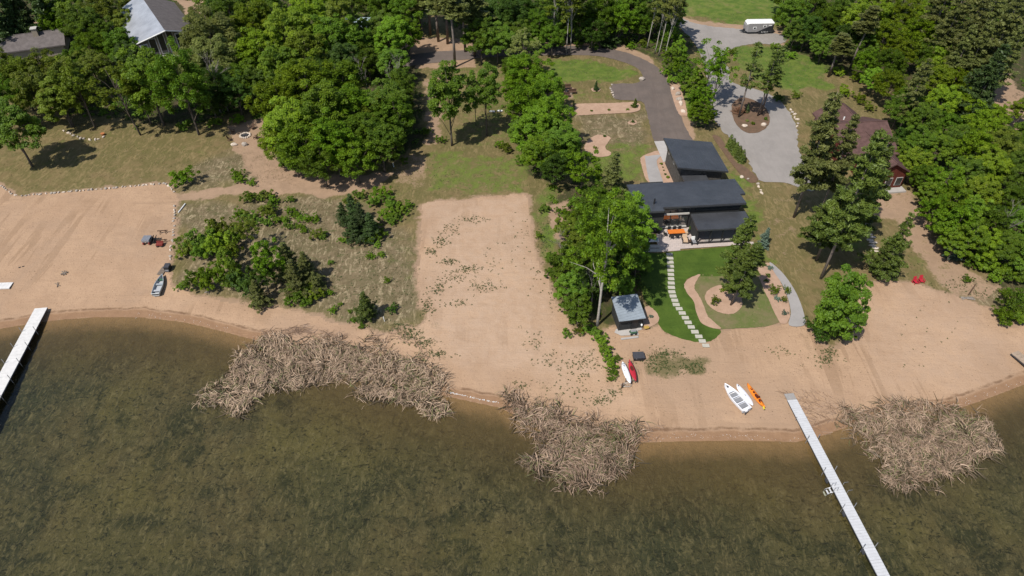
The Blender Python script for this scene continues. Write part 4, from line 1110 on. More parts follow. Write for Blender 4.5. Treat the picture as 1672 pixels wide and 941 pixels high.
sb(MB().box(sw(.5, -1.6, sg + .95), (.85, .05, 1.85), sa), 'door', 'frame_black')
sb(MB().box(sw(0, -1.95, sg + 2.0), (3.5, .05, .16), sa), 'fascia', 'frame_black')

# brown house
BO = Vector((58.6, 103.0, 0)); ba = math.radians(5); bg_ = H1(58, 100)
BX = Vector((math.cos(ba), math.sin(ba), 0)); BY = Vector((-math.sin(ba), math.cos(ba), 0))
bw = lambda x, y, z: BO + BX * x + BY * y + Vector((0, 0, z))
bh = tag(empty('house', BO + Vector((0, 0, bg_))), 'brown roofed house with dark red walls behind tall pines', 'house')
bb = lambda mb, n, m, par=bh, **k: mb.build(n, M[m], par, origin=BO + Vector((0, 0, bg_)), **k)


def gable(bld, w, x0, x1, ridge, drop, half, th=.25, axis='x', roof='brown_roof', wall='red_wall', g=1.4, inset=.5, name='wall'):
    """gable roof with its ridge along one axis from x0 to x1, walls below"""
    P = (lambda a, c, z: w(a, c, z)) if axis == 'x' else (lambda a, c, z: w(c, a, z))
    ez = ridge - drop
    for s in (-1, 1):
        bld(MB().slab([P(x0, 0, ridge), P(x1, 0, ridge), P(x1, s * half, ez), P(x0, s * half, ez)], th), 'roof', roof)
    a0, a1, h_ = x0 + inset, x1 - inset, half - inset
    wz = ez + drop * inset / half - th - .02
    sec = lambda a: [P(a, -h_, g), P(a, h_, g), P(a, h_, wz), P(a, 0, ridge - th - .02), P(a, -h_, wz)]
    bld(MB().loft([sec(a0), sec(a1)]), name, wall)
    bld(MB().bar(P(x0, 0, ridge + .02), P(x1, 0, ridge + .02), .09, 6), 'ridge_cap', roof)


gable(bb, bw, -4.6, 4.7, 7.1, 2.6, 6.2)
gable(bb, lambda x, y, z: bw(x, y, z) , 1.0, 8.5, 7.0, 2.6, 3.9, axis='y', roof='brown_roof', g=1.4)
WA = math.atan2(90.9 - 98.5, 59.8 - 58.8) + math.pi / 2
WO = Vector((58.9, 98.2, 0)); WX = Vector((math.cos(WA), math.sin(WA), 0)); WY = Vector((-math.sin(WA), math.cos(WA), 0))
gable(bb, lambda x, y, z: WO + WX * x + WY * y + Vector((0, 0, z)), -7.6, 2.2, 6.85, 1.9, 3.2, axis='y')
ww = lambda x, y, z: WO + WX * x + WY * y + Vector((0, 0, z))
bb(MB().box(ww(0, -7.6, 1.75), (6.2, 1.4, .3), WA), 'terrace', 'concrete')
for x in (-1.7, .2, 1.9): 
    f = bb(MB().box(ww(x, -7.12, 3.1), (1.1, .07, 1.5), WA), 'window', 'frame_pale'); bb(MB().box(ww(x, -7.17, 3.1), (.92, .05, 1.3), WA), 'pane', 'glass', f)
f = bb(MB().box(ww(2.72, -4.5, 3.1), (.07, 1.2, 1.2), WA), 'window', 'frame_pale'); bb(MB().box(ww(2.77, -4.5, 3.1), (.05, 1.0, 1.0), WA), 'pane', 'glass', f)
bb(MB().path([bw(-1.3, 2.8, 5.9), bw(-1.3, 2.8, 6.6)], .12, 8), 'vent_pipe', 'white')
bb(MB().box(bw(4.75, -2.6, 4.9), (.25, .8, .5), ba), 'flood_lamp', 'white')
bb(MB().box(ww(3.15, -6.2, 4.8), (.2, .7, .16), WA), 'gutter_end', 'white')

# metal roofed house, upper left, sun glare painted into one slope
AA = math.atan2(-16.4, 10.7); AO = Vector((-69.5, 135.1, 0)); ag = H1(-75, 142)
AXv = Vector((math.cos(AA), math.sin(AA), 0)); AYv = Vector((-math.sin(AA), math.cos(AA), 0))
aw = lambda x, y, z: AO + AXv * x + AYv * y + Vector((0, 0, z))
ah = tag(empty('house', AO + Vector((0, 0, ag))), 'tall house with a metal slope pale from painted glare, a brown slope and a glazed gable', 'house')
ab = lambda mb, n, m, par=ah, **k: mb.build(n, M[m], par, origin=AO + Vector((0, 0, ag)), **k)
RZ = 9.5; EZ = 6.4
ab(MB().slab([aw(0, 0, RZ), aw(-4.2, -6.2, EZ), aw(-24, -6.2, EZ), aw(-24, 0, RZ)], .25), 'roof', 'roof_glare')  # left slope: brightness of the sun is put into its colour
ab(MB().slab([aw(0, 0, RZ), aw(-24, 0, RZ), aw(-24, 6.4, EZ), aw(-4.2, 6.4, EZ)], .25), 'roof', 'grey_roof')  # brown grey slope, coloured darker because the sun meets it obliquely
ab(MB().loft([[aw(-3.6, -5.7, 1.2), aw(-3.6, 5.8, 1.2), aw(-3.6, 5.8, EZ - .1), aw(-3.6, 0, RZ - .3), aw(-3.6, -5.7, EZ - .1)], [aw(-23.5, -5.7, 1.2), aw(-23.5, 5.8, 1.2), aw(-23.5, 5.8, EZ - .1), aw(-23.5, 0, RZ - .3), aw(-23.5, -5.7, EZ - .1)]]), 'wall', 'tan_wall')
for y0, y1 in ((-5.2, -3.7), (-3.4, -1.9), (-1.6, -.2), (.2, 1.6), (1.9, 3.4), (3.7, 5.2)):
    zt = RZ - .9 - abs((y0 + y1) / 2) * .5
    f = ab(MB().prism([aw(-3.62, y0, 3.6), aw(-3.52, y0, 3.6), aw(-3.52, y1, 3.6), aw(-3.62, y1, 3.6)], [aw(-3.62, y0, zt), aw(-3.52, y0, zt), aw(-3.52, y1, zt), aw(-3.62, y1, zt)]), 'window', 'white')
    ab(MB().prism([aw(-3.55, y0 + .16, 3.8), aw(-3.46, y0 + .16, 3.8), aw(-3.46, y1 - .16, 3.8), aw(-3.55, y1 - .16, 3.8)], [aw(-3.55, y0 + .16, zt - .25), aw(-3.46, y0 + .16, zt - .25), aw(-3.46, y1 - .16, zt - .25), aw(-3.55, y1 - .16, zt - .25)]), 'pane', 'glass', f)
ab(MB().prism([aw(-3.5, -5.8, 3.2), aw(-1.2, -5.8, 3.2), aw(-1.2, 5.8, 3.2), aw(-3.5, 5.8, 3.2)], [aw(-3.5, -5.8, 3.45), aw(-1.2, -5.8, 3.45), aw(-1.2, 5.8, 3.45), aw(-3.5, 5.8, 3.45)]), 'balcony', 'frame_pale')
for s in (-1, 1): ab(MB().path([aw(0, 0, RZ - .06), aw(-4.2, s * 6.3, EZ - .06)], .13, 5), 'bargeboard', 'white')

# low grey roofed house at the left
CO_ = Vector((-101.3, 143.7, 0)); ca = math.atan2(3.5, 9.3); cg = H1(-100, 142)
CX = Vector((math.cos(ca), math.sin(ca), 0)); CY = Vector((-math.sin(ca), math.cos(ca), 0))
cw = lambda x, y, z: CO_ + CX * x + CY * y + Vector((0, 0, z))
ch = tag(empty('house', CO_ + Vector((0, 0, cg))), 'low grey roofed house with a stone chimney half hidden by trees', 'house')
cb = lambda mb, n, m, par=ch, **k: mb.build(n, M[m], par, origin=CO_ + Vector((0, 0, cg)), **k)
gable(cb, cw, -9, 5.1, 5.6, 1.7, 4.4, roof='grey_roof', wall='tan_wall')
cm_ = cb(MB().box(cw(-.2, -.6, 5.6), (1.0, 1.2, 2.2), ca), 'chimney', 'tan_wall'); cb(MB().box(cw(-.2, -.6, 6.75), (1.25, 1.45, .14), ca), 'cap', 'frame_pale', cm_)
gable(cb, lambda x, y, z: cw(x - 8, y + 2, z), -2, 7, 6.1, 1.6, 3.6, roof='grey_roof', wall='tan_wall', axis='y')
# pale blue grey roof glimpsed in the wood
DO = Vector((-33.3, 150.5, 0))
dh = tag(empty('house', DO + Vector((0, 0, H1(-33, 150)))), 'small building with a pale blue grey roof glimpsed among trees', 'house')
M['bluegrey_roof'] = seam_roof('blue_grey_roof', (.27, .34, .36), 0, .4)
gable(lambda mb, n, m, par=dh, **k: mb.build(n, M[m], par, origin=DO + Vector((0, 0, H1(-33, 150))), **k), lambda x, y, z: DO + Vector((x, y, z)), -3.4, 3.4, 6.0, 1.3, 2.6, roof='bluegrey_roof', wall='tan_wall')

# ---------------------------------------------------------------- docks
M['deck_white'] = basic('deck_white', (.62, .60, .57), .6, .3, var=.10, scale=1.5)
M['deck_grey'] = basic('deck_grey', (.52, .52, .525), .6, .3, var=.08, scale=1.5)
M['deck_wood'] = basic('deck_wood', (.33, .25, .18), .8, .2, var=.25, scale=2)
M['galv'] = basic('galvanised_pipe', (.36, .36, .37), .45, .5, .6)
M['dark_metal'] = basic('dark_metal', (.05, .05, .055), .6, .3)


def dock(label, a, b, w, zt, deck, panel, posts, seam_w=.03, name='dock'):
    a = Vector((*a, 0)); b = Vector((*b, 0)); t = (b - a).normalized(); s = Vector((t.y, -t.x, 0)); L_ = (b - a).length
    root = tag(empty(name, a), label, 'dock')
    rot = math.atan2(t.y, t.x)
    n = int(L_ / panel)
    for i in range(n):
        c = a + t * (panel * (i + .5)); 
        mb = MB()
        nb = 5
        for j in range(nb):
            mb.box(c + t * (panel * ((j + .5) / nb - .5)) + Vector((0, 0, zt - .03)), (panel / nb - (.012 if j < nb - 1 else .03), w, .06), rot)
        mb.build('deck_panel', M[deck], root, origin=a)
    for q_ in (-1, 1):
        MB().box(a + t * L_ / 2 + s * q_ * (w / 2 - .04) + Vector((0, 0, zt - .15)), (L_, .07, .17), rot).build('side_rail', M['dark_metal'], root, origin=a)
    for d_, q_, up in posts:
        p = a + t * d_ + s * q_ * (w / 2 + .05); zb = H1(p.x, p.y) - .2
        MB().bar(p + Vector((0, 0, zb)), p + Vector((0, 0, zt + up)), .035, 8).build('post', M['galv'], root, origin=a)
    cr = MB()
    for i in range(1, n, 1): cr.box(a + t * panel * i + Vector((0, 0, zt - .16)), (.06, w - .1, .08), rot)
    cr.build('cross_beam', M['dark_metal'], root, origin=a)
    return root, a, t, s, rot


# left dock
la = flat(67, 503, .72); lb = flat(16.5, 597.6, .72); lv = Vector((lb[0] - la[0], lb[1] - la[1])).normalized()
_lw = 1.6
dk, a, t, s, rot = dock('white dock from the left beach', la, (la[0] + lv.x * 30, la[1] + lv.y * 30), _lw, .72, 'deck_white', 3.0,
                        [(d_, q_, .75) for d_ in (4.3, 7.0, 9.7, 12.4, 15.1, 17.8) for q_ in (-1, 1)])
# right dock
ra = flat(1293.5, 653, .70); rb = flat(1443.5, 941, .70); rv = Vector((rb[0] - ra[0], rb[1] - ra[1])).normalized()
pd = []
for py in (717, 769, 829, 894, 960, 1020): 
    p_ = flat(836 + (py - 653) * (150 / 288.) + 457.5, py, .7); d_ = (Vector(p_) - Vector(ra)).length; pd += [(d_, -1, .8), (d_, 1, .8)]
pd.append((2.6, 1, .25)); pd.append((2.6, -1, .1))
dk, a, t, s, rot = dock('long light grey dock with a swim ladder at the right', ra, (ra[0] + rv.x * 33, ra[1] + rv.y * 33), 1.15, .70, 'deck_grey', 1.52, pd)
g0 = a - t * .95
MB().prism([a + s * .55 + Vector((0, 0, .55)), a - s * .55 + Vector((0, 0, .55)), g0 - s * .58 + Vector((0, 0, H1(g0.x, g0.y) + .02)), g0 + s * .58 + Vector((0, 0, H1(g0.x, g0.y) + .02))],
           [a + s * .55 + Vector((0, 0, .70)), a - s * .55 + Vector((0, 0, .70)), g0 - s * .58 + Vector((0, 0, H1(g0.x, g0.y) + .10)), g0 + s * .58 + Vector((0, 0, H1(g0.x, g0.y) + .10))]).build('ramp', basic('ramp_grey', (.30, .28, .26), .8), dk, origin=a)
dl = (Vector(flat(1372, 797, .7)) - Vector(ra)).length
lad = MB(); side = s  # ladder on the beach-left side (away from the reeds)
sgn = 1 if s.x < 0 else -1
ss = s * sgn
for e in (-.28, .28):
    p = a + t * (dl + e) + ss * .66
    lad.path([p + Vector((0, 0, -1.0)), p + Vector((0, 0, 1.35)), p - ss * .35 + Vector((0, 0, 1.45)), p - ss * .4 + Vector((0, 0, .72))], .03, 6)
    p2 = p + ss * .55; lad.path([p2 + Vector((0, 0, -1.2)), p2 + Vector((0, 0, .3)), p + Vector((0, 0, .55))], .03, 6)
ladder = lad.build('ladder', M['galv'], dk, origin=a)
st = MB()
for k in range(3): st.box(a + t * dl + ss * (.80 + .22 * k) + Vector((0, 0, .45 - .3 * k)), (.5, .16, .05), rot)
st.build('tread', M['deck_grey'], ladder, origin=a)
for py in (778, 832, 893):
    p_ = flat(1293.5 + (py - 653) * .5208, py, .7); d_ = (Vector(p_) - Vector(ra)).length
    MB().box(a + t * (d_ + .3) + ss * .68 + Vector((0, 0, .45)), (.55, .14, .4), rot).build('bumper', M['dark_metal'], dk, origin=a, bevel=.04)
for py in (793, 806):
    p_ = flat(1293.5 + (py - 653) * .5208, py, .7); d_ = (Vector(p_) - Vector(ra)).length
    p = a + t * d_ - ss * .62
    MB().path([p + Vector((0, 0, .2)), p - ss * .05 + Vector((0, 0, 1.15)), p - ss * .6 + Vector((0, .1, 1.0))], .022, 6).build('handrail', M['galv'], dk, origin=a)
# wooden dock at the right edge
ea = flat(1656, 576, .8); eb = flat(1690, 605, .7); ev = Vector((eb[0] - ea[0], eb[1] - ea[1])).normalized()
dock('brown wooden dock end at the right edge', ea, (ea[0] + ev.x * 14, ea[1] + ev.y * 14), 1.2, .95, 'deck_wood', 2.4, [(d_, q_, .4) for d_ in (4, 7, 10) for q_ in (-1, 1)])
# loose white dock section on the left beach
p = at(4, 468); root = tag(empty('dock_section', p, math.radians(3)), 'white dock section lying flat on the left beach', 'dock section')
for k in range(6): MB().box((-1.5 + .5 * k, 0, .14), (.485, 1.25, .06)).build('deck_board', M['deck_white'], root)
for y in (-.55, .55): MB().box((-.25, y, .06), (3.0, .08, .1)).build('side_rail', M['white'], root)

# ---------------------------------------------------------------- boats and boards
M['hull_grey'] = basic('hull_grey', (.40, .41, .42), .5, .4, var=.06)
M['hull_white'] = basic('hull_white', (.74, .74, .76), .35, .5, var=.04)
M['hull_alu'] = basic('hull_aluminium', (.42, .45, .46), .4, .5, .3, var=.1)
M['orange'] = basic('orange_plastic', (.75, .20, .012), .45, .4, var=.08)
M['red'] = basic('red_plastic', (.42, .02, .035), .45, .4, var=.08)
M['dark_red'] = basic('dark_red', (.20, .04, .03), .7, .2, var=.25)
M['yellow'] = basic('yellow_plastic', (.65, .52, .04), .5, .4)
M['black'] = basic('black_plastic', (.02, .021, .024), .5, .4)
M['char'] = basic('charcoal', (.055, .055, .062), .7, .2, var=.2)
M['seat_grey'] = basic('seat_grey', (.24, .24, .25), .7, .2)
M['orange_wood'] = basic('orange_wood', (.62, .17, .025), .6, .3, var=.2, stretch=(.5, 4, 1))
M['tan_fabric'] = basic('tan_fabric', (.50, .36, .24), .9, .1)
M['terracotta'] = basic('terracotta', (.42, .16, .06), .8, .2)
M['teal'] = basic('teal_glaze', (.10, .24, .24), .4, .5)
M['stone'] = basic('fieldstone', (.36, .31, .26), .9, .15, var=.35)
M['pale_stone'] = basic('pale_stone', (.56, .47, .38), .9, .15, var=.25)
M['paver'] = basic('stepping_paver', (.43, .405, .34), .85, .2, var=.12)
M['wood'] = basic('grey_wood', (.19, .155, .125), .9, .1, var=.3, stretch=(.5, 4, 4))
M['brown_wood'] = basic('brown_wood', (.10, .06, .04), .85, .15, var=.3)
M['green_paint'] = basic('green_paint', (.05, .13, .07), .5, .4)
M['deep_pit'] = basic('well_dark', (.10, .02, .01), .7, .2)


def between(a, b, dz=0.0):
    """base pose for a long thing whose bow is at pixel a and stern at pixel b"""
    A = at(*a); B = at(*b); d = A - B
    return (A + B) / 2 + Vector((0, 0, dz)), math.atan2(d.y, d.x), Vector((d.x, d.y)).length


def hull(L_, W, Hh, n=14, bow=1.6, stern=.85, rocker=.12, flat_=True):
    """open boat skin, bow at +x: outer section rings from stern to bow"""
    secs = []
    for i in range(n):
        t = i / (n - 1); x = -L_ / 2 + L_ * t
        w = W / 2 * (stern + (1 - stern) * min(1, t / .35)) * (1 - max(0, (t - .45) / .55) ** bow) + .01
        zb = rocker * max(0, (t - .5) / .5) ** 2 * L_ * .35; zt = Hh + .12 * Hh * (t * 2) ** 2 * .5
        secs.append([Vector((x, -w, zt)), Vector((x, -w * .92, zb + (zt - zb) * .35)), Vector((x, -w * .6, zb)), Vector((x, w * .6, zb)), Vector((x, w * .92, zb + (zt - zb) * .35)), Vector((x, w, zt))])
    return secs


def open_boat(root, L_, W, Hh, hm, im, stern=.85, bow=1.7, th=.05, floor=.15):
    S_ = hull(L_, W, Hh, stern=stern, bow=bow)
    vs = [v for r in S_ for v in r]; n = 6
    mb = MB(); mb.add(vs, [(i * n + k, i * n + k + 1, (i + 1) * n + k + 1, (i + 1) * n + k) for i in range(len(S_) - 1) for k in range(n - 1)] + [tuple(range(n))])
    inn = [[Vector((v.x * (1 if 0 < i else .985), v.y * .88, max(v.z, 0) if k in (0, 5) else max(v.z + .04, floor))) for k, v in enumerate(r)] for i, r in enumerate(S_)]
    m2 = MB(); m2.add([v for r in inn for v in r], [((i + 1) * n + k, (i + 1) * n + k + 1, i * n + k + 1, i * n + k) for i in range(len(S_) - 1) for k in range(n - 1)] + [tuple(range(n - 1, -1, -1))])
    mb.build('hull', hm, root, smooth=False); m2.build('interior', im, root)
    rim = MB()
    for k in (0, 5): rim.path([(r[k].x, r[k].y * .94, r[k].z + .01) for r in S_], .05, 6)
    rim.path([(S_[0][0].x, S_[0][0].y, Hh), (S_[0][5].x, S_[0][5].y, Hh)], .05, 6)
    rim.build('gunwale', hm, root)
    return S_


# aluminium rowboat
p, rz, l = between((266, 453), (256.5, 484)); root = tag(empty('rowboat', p, rz), 'narrow grey aluminium rowboat on the left beach', 'boat')
open_boat(root, 3.9, 1.2, .5, M['hull_alu'], M['hull_grey'], stern=.86)
for x, m_ in ((-1.2, 'hull_grey'), (.1, 'hull_alu'), (1.05, 'green_paint')): MB().box((x, 0, .38), (.32, 1.0 if x < .6 else .72, .05)).build('thwart', M[m_], root)
MB().box((-1.93, 0, .42), (.06, .95, .3)).build('transom', M['black'], root)
# white dinghy with seats
p, rz, l = between((1184, 633), (1216, 672)); root = tag(empty('dinghy', p, rz), 'white dinghy with grey seats on the sand', 'boat')
open_boat(root, 4.1, 1.36, .55, M['hull_white'], M['hull_white'], stern=.9, floor=.2)
MB().prism([(.75, -.58, .5), (.75, .58, .5), (1.6, .3, .55), (1.6, -.3, .55)], [(.75, -.58, .56), (.75, .58, .56), (1.6, .3, .62), (1.6, -.3, .62)]).build('foredeck', M['hull_white'], root)
for x, w_ in ((.35, 1.05), (-.45, 1.12), (-1.35, 1.1)): MB().box((x, 0, .36), (.55, w_, .12)).build('seat', M['seat_grey'], root, bevel=.03)
for x in (-.05, -.95): MB().box((x, 0, .52), (.1, 1.3, .06)).build('cross_bar', M['hull_white'], root)
MB().box((1.5, 0, .66), (.22, .2, .06)).build('bow_cleat', M['char'], root)
mo = MB().box((-2.1, .25, .62), (.4, .34, .42)).build('outboard', M['hull_white'], root, bevel=.06); MB().box((-2.2, .25, .2), (.12, .1, .7)).build('shaft', M['char'], mo)
MB().box((-2.02, 0, .35), (.08, 1.3, .4)).build('transom', M['hull_grey'], root)


def board(root, L_, W, th, mat, z=0.0, bow=1.8, tail=.5, name='board', parent=None):
    secs = []; n = 18
    for i in range(n):
        t = i / (n - 1); x = -L_ / 2 + L_ * t
        w = W / 2 * max(.02, (1 - abs(2 * t - 1) ** 2.4)) ** .62
        zz = z + .10 * max(0, (t - .7) / .3) ** 2
        secs.append([Vector((x, w * c, zz + th * (.5 + .5 * d_))) for c, d_ in ((-1, 0), (-.8, .85), (0, 1), (.8, .85), (1, 0), (.8, -.85), (0, -1), (-.8, -.85))])
    return MB().loft(secs).build(name, mat, root, smooth=True)


p, rz, l = between((1205, 631), (1226.5, 661)); root = tag(empty('paddleboard', p + Vector((0, 0, .03)), rz), 'plain white paddleboard between the dinghy and the orange kayak', 'paddleboard')
board(root, 3.3, .82, .14, M['hull_white']); MB().box((1.35, 0, .23), (.2, .08, .04)).build('handle', M['char'], root); MB().box((-.1, 0, .145), (.3, .06, .03)).build('handle', M['seat_grey'], root)


def kayak(root, L_, W, Hh, mat, wells):
    secs = []; n = 16
    for i in range(n):
        t = i / (n - 1); x = -L_ / 2 + L_ * t
        w = W / 2 * max(.015, (1 - abs(2 * t - 1) ** 2.0)) ** .75; k = .14 * abs(2 * t - 1) ** 3
        secs.append([Vector((x, w * c, k + Hh * d_)) for c, d_ in ((-1, .6), (-.7, .95), (0, 1.05), (.7, .95), (1, .6), (.75, .12), (0, 0), (-.75, .12))])
    MB().loft(secs).build('hull', mat, root, smooth=True)
    for x, a_, b_, m_ in wells:
        mb = MB(); mb.loft([[Vector((x + a_ * math.cos(k * math.pi / 6), b_ * math.sin(k * math.pi / 6), Hh * (.96 if j == 0 else 1.10))) for k in range(12)] for j in (0, 1)])
        mb.build('cockpit', M[m_], root)


p, rz, l = between((1221, 630), (1246, 667)); root = tag(empty('kayak', p, rz), 'orange kayak with dark wells and a yellow paddle', 'kayak')
kayak(root, 3.7, .74, .32, M['orange'], ((1.05, .28, .14, 'deep_pit'), (.45, .16, .13, 'deep_pit'), (-.15, .36, .2, 'deep_pit'), (-.95, .34, .2, 'deep_pit')))
MB().box((-.42, 0, .44), (.08, .42, .26), ry=.3).build('seat_back', M['deep_pit'], root)
pp = MB().bar((-1.2, -.1, .40), (-1.75, .22, .44), .02).build('paddle', M['brown_wood'], root)
MB().prism([(-1.7, .12, .42), (-1.75, .3, .42), (-2.15, .42, .42), (-2.12, .2, .42)], [(-1.7, .12, .45), (-1.75, .3, .45), (-2.15, .42, .45), (-2.12, .2, .45)]).build('blade', M['yellow'], pp)
# rack with a white board and a red kayak
rk = at(1024, 616); root = tag(empty('board_rack', rk), 'low wooden rack holding the white board and red kayak', 'rack')
for px_, py_, q_ in ((1019, 611, .5), (1021, 625, .5)):
    A = at(px_, py_) - rk; Bv = at(px_ + 16, py_ + .5) - rk
    A.z = Bv.z = .48; MB().bar(A, Bv, .055, 6).build('bar', M['wood'], root)
    for e in (A, Bv): MB().bar((e.x, e.y, -.2), (e.x, e.y, .75 if e is A else .56), .05, 6).build('post', M['wood'], root)
p, rz, l = between((1016.5, 599), (1027, 629)); o = tag(empty('paddleboard', p + Vector((0, 0, .55)), rz), 'white paddleboard resting on the wooden rack', 'paddleboard'); board(o, 3.3, .74, .13, M['hull_white']); MB().box((1.28, 0, .19), (.12, .5, .04)).build('band', M['seat_grey'], o); MB().box((1.0, 0, .17), (.2, .16, .03)).build('badge', M['seat_grey'], o)
p, rz, l = between((1027, 597), (1036, 627)); o = tag(empty('kayak', p + Vector((0, 0, .55)), rz), 'red kayak resting on the wooden rack', 'kayak'); kayak(o, 3.3, .72, .26, M['red'], ((.3, .42, .2, 'deep_pit'),)); MB().box((1.25, 0, .3), (.1, .46, .05)).build('strap', M['char'], o)
MB().bar((.3, -.5, .34), (-.5, -.48, .34), .025).build('paddle', M['wood'], o)
p = at(1015, 634); tag(MB().path([(0, 0, -.3), (0, 0, .5), (.05, 0, 1.0)], [.09, .08, .06], 7).build('wood_post', M['brown_wood']), 'short dark wooden post at the tail of the boards', 'post').location = p
p = at(1021, 629.5); rp = MB()
for k in range(4): rp.path([(math.cos(a_ * .524) * (.34 + .05 * k) + .15 * k - .2, math.sin(a_ * .524) * (.26 + .03 * k), .05 + .03 * k) for a_ in range(13)], .035, 5)
tag(rp.build('coiled_rope', M['stone']), 'coil of grey rope on the sand under the boards', 'rope').location = p
# black box by the boards
p = at(1042, 585); root = tag(empty('storage_box', p, .06), 'low charcoal storage box on the sand below the shed', 'box')
MB().box((0, 0, .26), (1.3, .95, .52)).build('body', M['black'], root, bevel=.03); MB().box((0, .02, .55), (1.42, 1.1, .08)).build('lid', M['char'], root, bevel=.03)
MB().box((-.35, -.5, .45), (.12, .05, .08)).build('latch', M['galv'], root)
# things on the left beach
p = at(242, 396); root = tag(empty('beach_cart', p, .03), 'grey topped cart with dark red wheels and two black panels', 'cart')
MB().box((0, 0, .62), (1.12, 1.25, .3)).build('body', M['seat_grey'], root, bevel=.05); MB().box((0, 0, .8), (1.16, 1.28, .08)).build('lid', M['galv'], root, bevel=.03)
for x in (-.42, .42):
    for y in (-.5, .5): MB().loft([[Vector((x + e, y + .24 * math.cos(k * .524), .24 + .24 * math.sin(k * .524))) for k in range(12)] for e in (-.08, .08)]).build('wheel', M['dark_red'], root)
for x, r_ in ((.72, .35), (1.08, .55)): MB().box((x, .1, .5), (.08, 1.05, .85), ry=r_).build('panel', M['black'], root)
p = at(262, 402); root = tag(empty('beach_cart', p, .05), 'low red brown wagon beside the grey topped cart', 'wagon')
MB().box((0, 0, .35), (1.0, .6, .26)).build('body', M['dark_red'], root, bevel=.04); MB().box((0, .33, .55), (1.0, .06, .3)).build('rear_board', M['dark_red'], root)
for x in (-.33, .33):
    for y in (-.28, .28): MB().loft([[Vector((x + .14 * math.cos(k * .524), y + e, .14 + .14 * math.sin(k * .524))) for k in range(12)] for e in (-.04, .04)]).build('wheel', M['black'], root)
for i, (px_, py_, w_) in enumerate(((267, 381, 'dark sawhorse frame nearer the grass track'), (266, 396, 'dark sawhorse frame beside the red brown wagon'))):
    root = tag(empty('sawhorse', at(px_, py_), .12), w_, 'sawhorse', 'dark sawhorses on the left beach'); MB().box((0, 0, .5), (1.5, .1, .1)).build('beam', M['brown_wood'], root)
    for x in (-.35, .35):
        for y in (-.3, .3): MB().bar((x, 0, .5), (x + .08 * (1 if x > 0 else -1), y, -.02), .045, 5).build('leg', M['brown_wood'], root)
p = at(275.5, 441); root = tag(empty('storage_box', p, .04), 'black upright bin beside the meadow edge', 'bin')
MB().box((0, 0, .4), (.72, .95, .8)).build('body', M['black'], root, bevel=.04); MB().box((0, .02, .84), (.78, 1.0, .08)).build('lid', M['char'], root, bevel=.03); MB().box((0, -.5, .3), (.5, .05, .25)).build('front_panel', M['seat_grey'], root)
p = at(265.5, 443); root = tag(empty('pallet', p, -.12), 'weathered grey wooden pallet beside the black bin', 'pallet')
for k in range(7): MB().box((0, -.75 + .25 * k, .1), (.85, .19, .03)).build('slat', M['wood'], root)
for x in (-.36, 0, .36): MB().box((x, 0, .05), (.08, 1.6, .07)).build('runner', M['wood'], root)
A = at(291.5, 348); Bv = at(303, 334); tag(MB().bar((0, 0, .1), Bv - A + Vector((0, 0, .15)), .09, 8).build('white_pipe', M['white']), 'white pipe lying on the grass by the beach corner', 'pipe').location = A
for px_, py_, w_ in ((628, 525, 'short white stake near the bright young pine'), (643, 273, 'white stake under the big clump of trees')):
    root = MB().box((0, 0, .45), (.09, .09, .95)).build('stake', M['white']); root.location = at(px_, py_); root.rotation_euler = (.1, -.05, 0); tag(root, w_, 'stake')
for px_, py_, w_ in ((803.5, 183.5, 'white log end left of the other by young trees'), (816, 182.5, 'white log end right of the other by young trees')):
    o = MB().path([(-.5, 0, .18), (.5, 0, .18)], .16, 10).build('white_log', M['white']); o.location = at(px_, py_); tag(o, w_, 'log', 'white log ends by the young trees')
for i, (px_, py_, w_) in enumerate(((35, 436.5, 'pair of dark sandals on the left beach'), (105, 447, 'small pile of grey sticks on the left beach'), (94.5, 466, 'small dark stick nearest the waterline'))):
    mb = MB()
    if i == 0:
        for x in (-.18, .22): mb.box((x, x * .5, .05), (.3, .16, .09), .5)
        o = mb.build('sandals', M['black'], bevel=.03)
    else:
        for k in range(6 if i == 1 else 2): a_ = random.uniform(0, 3); mb.bar((-.45 * math.cos(a_), -.45 * math.sin(a_), .05), (.45 * math.cos(a_), .45 * math.sin(a_), .2), .05, 5)
        o = mb.build('driftwood', M['wood'])
    o.location = at(px_, py_); tag(o, w_, 'sandals' if i == 0 else 'driftwood')

# stepping stones
SS = [(1093.2, 415.5), (1094, 421.8), (1094.4, 428.4), (1094.7, 435), (1095, 441.7), (1095.4, 448.4), (1095.7, 455.3), (1096, 462.4), (1096.3, 469.6), (1097, 476.8), (1099, 483.7), (1101.7, 490.6), (1104, 497.5), (1109, 504.3), (1114, 511.4),
      (1119, 519), (1123.5, 526.7), (1128.7, 534.2), (1134.6, 542), (1141, 549.6), (1146.7, 557.2), (1152.4, 564.4)]
sm = MB().box((0, 0, 0), (.9, .58, .1)).mesh('stepping_stone', M['paver'], bevel=.02)
for i, (px_, py_) in enumerate(SS):
    o = link('stepping_stone', sm); o.location = at(px_, py_, .09); o.rotation_euler = (0, 0, random.uniform(-.04, .04)); o.scale = (random.uniform(.95, 1.06), random.uniform(.95, 1.05), 1)
    n = len(SS)
    w_ = 'pale square stepping stone nearest the patio' if i == 0 else 'last pale stepping stone, on the sand' if i == n - 1 else ('%s pale stepping stone from the patio' % ORD[i + 1] if i < n / 2 else '%s pale stepping stone up from the sand' % ORD[n - i])
    tag(o, w_, 'stepping stone', 'stepping stones across the lawn')
LS = [(1417, 366), (1420, 371), (1423, 376), (1420, 382), (1424, 387), (1421, 392), (1426, 396), (1425, 401), (1429, 405), (1428, 410)]
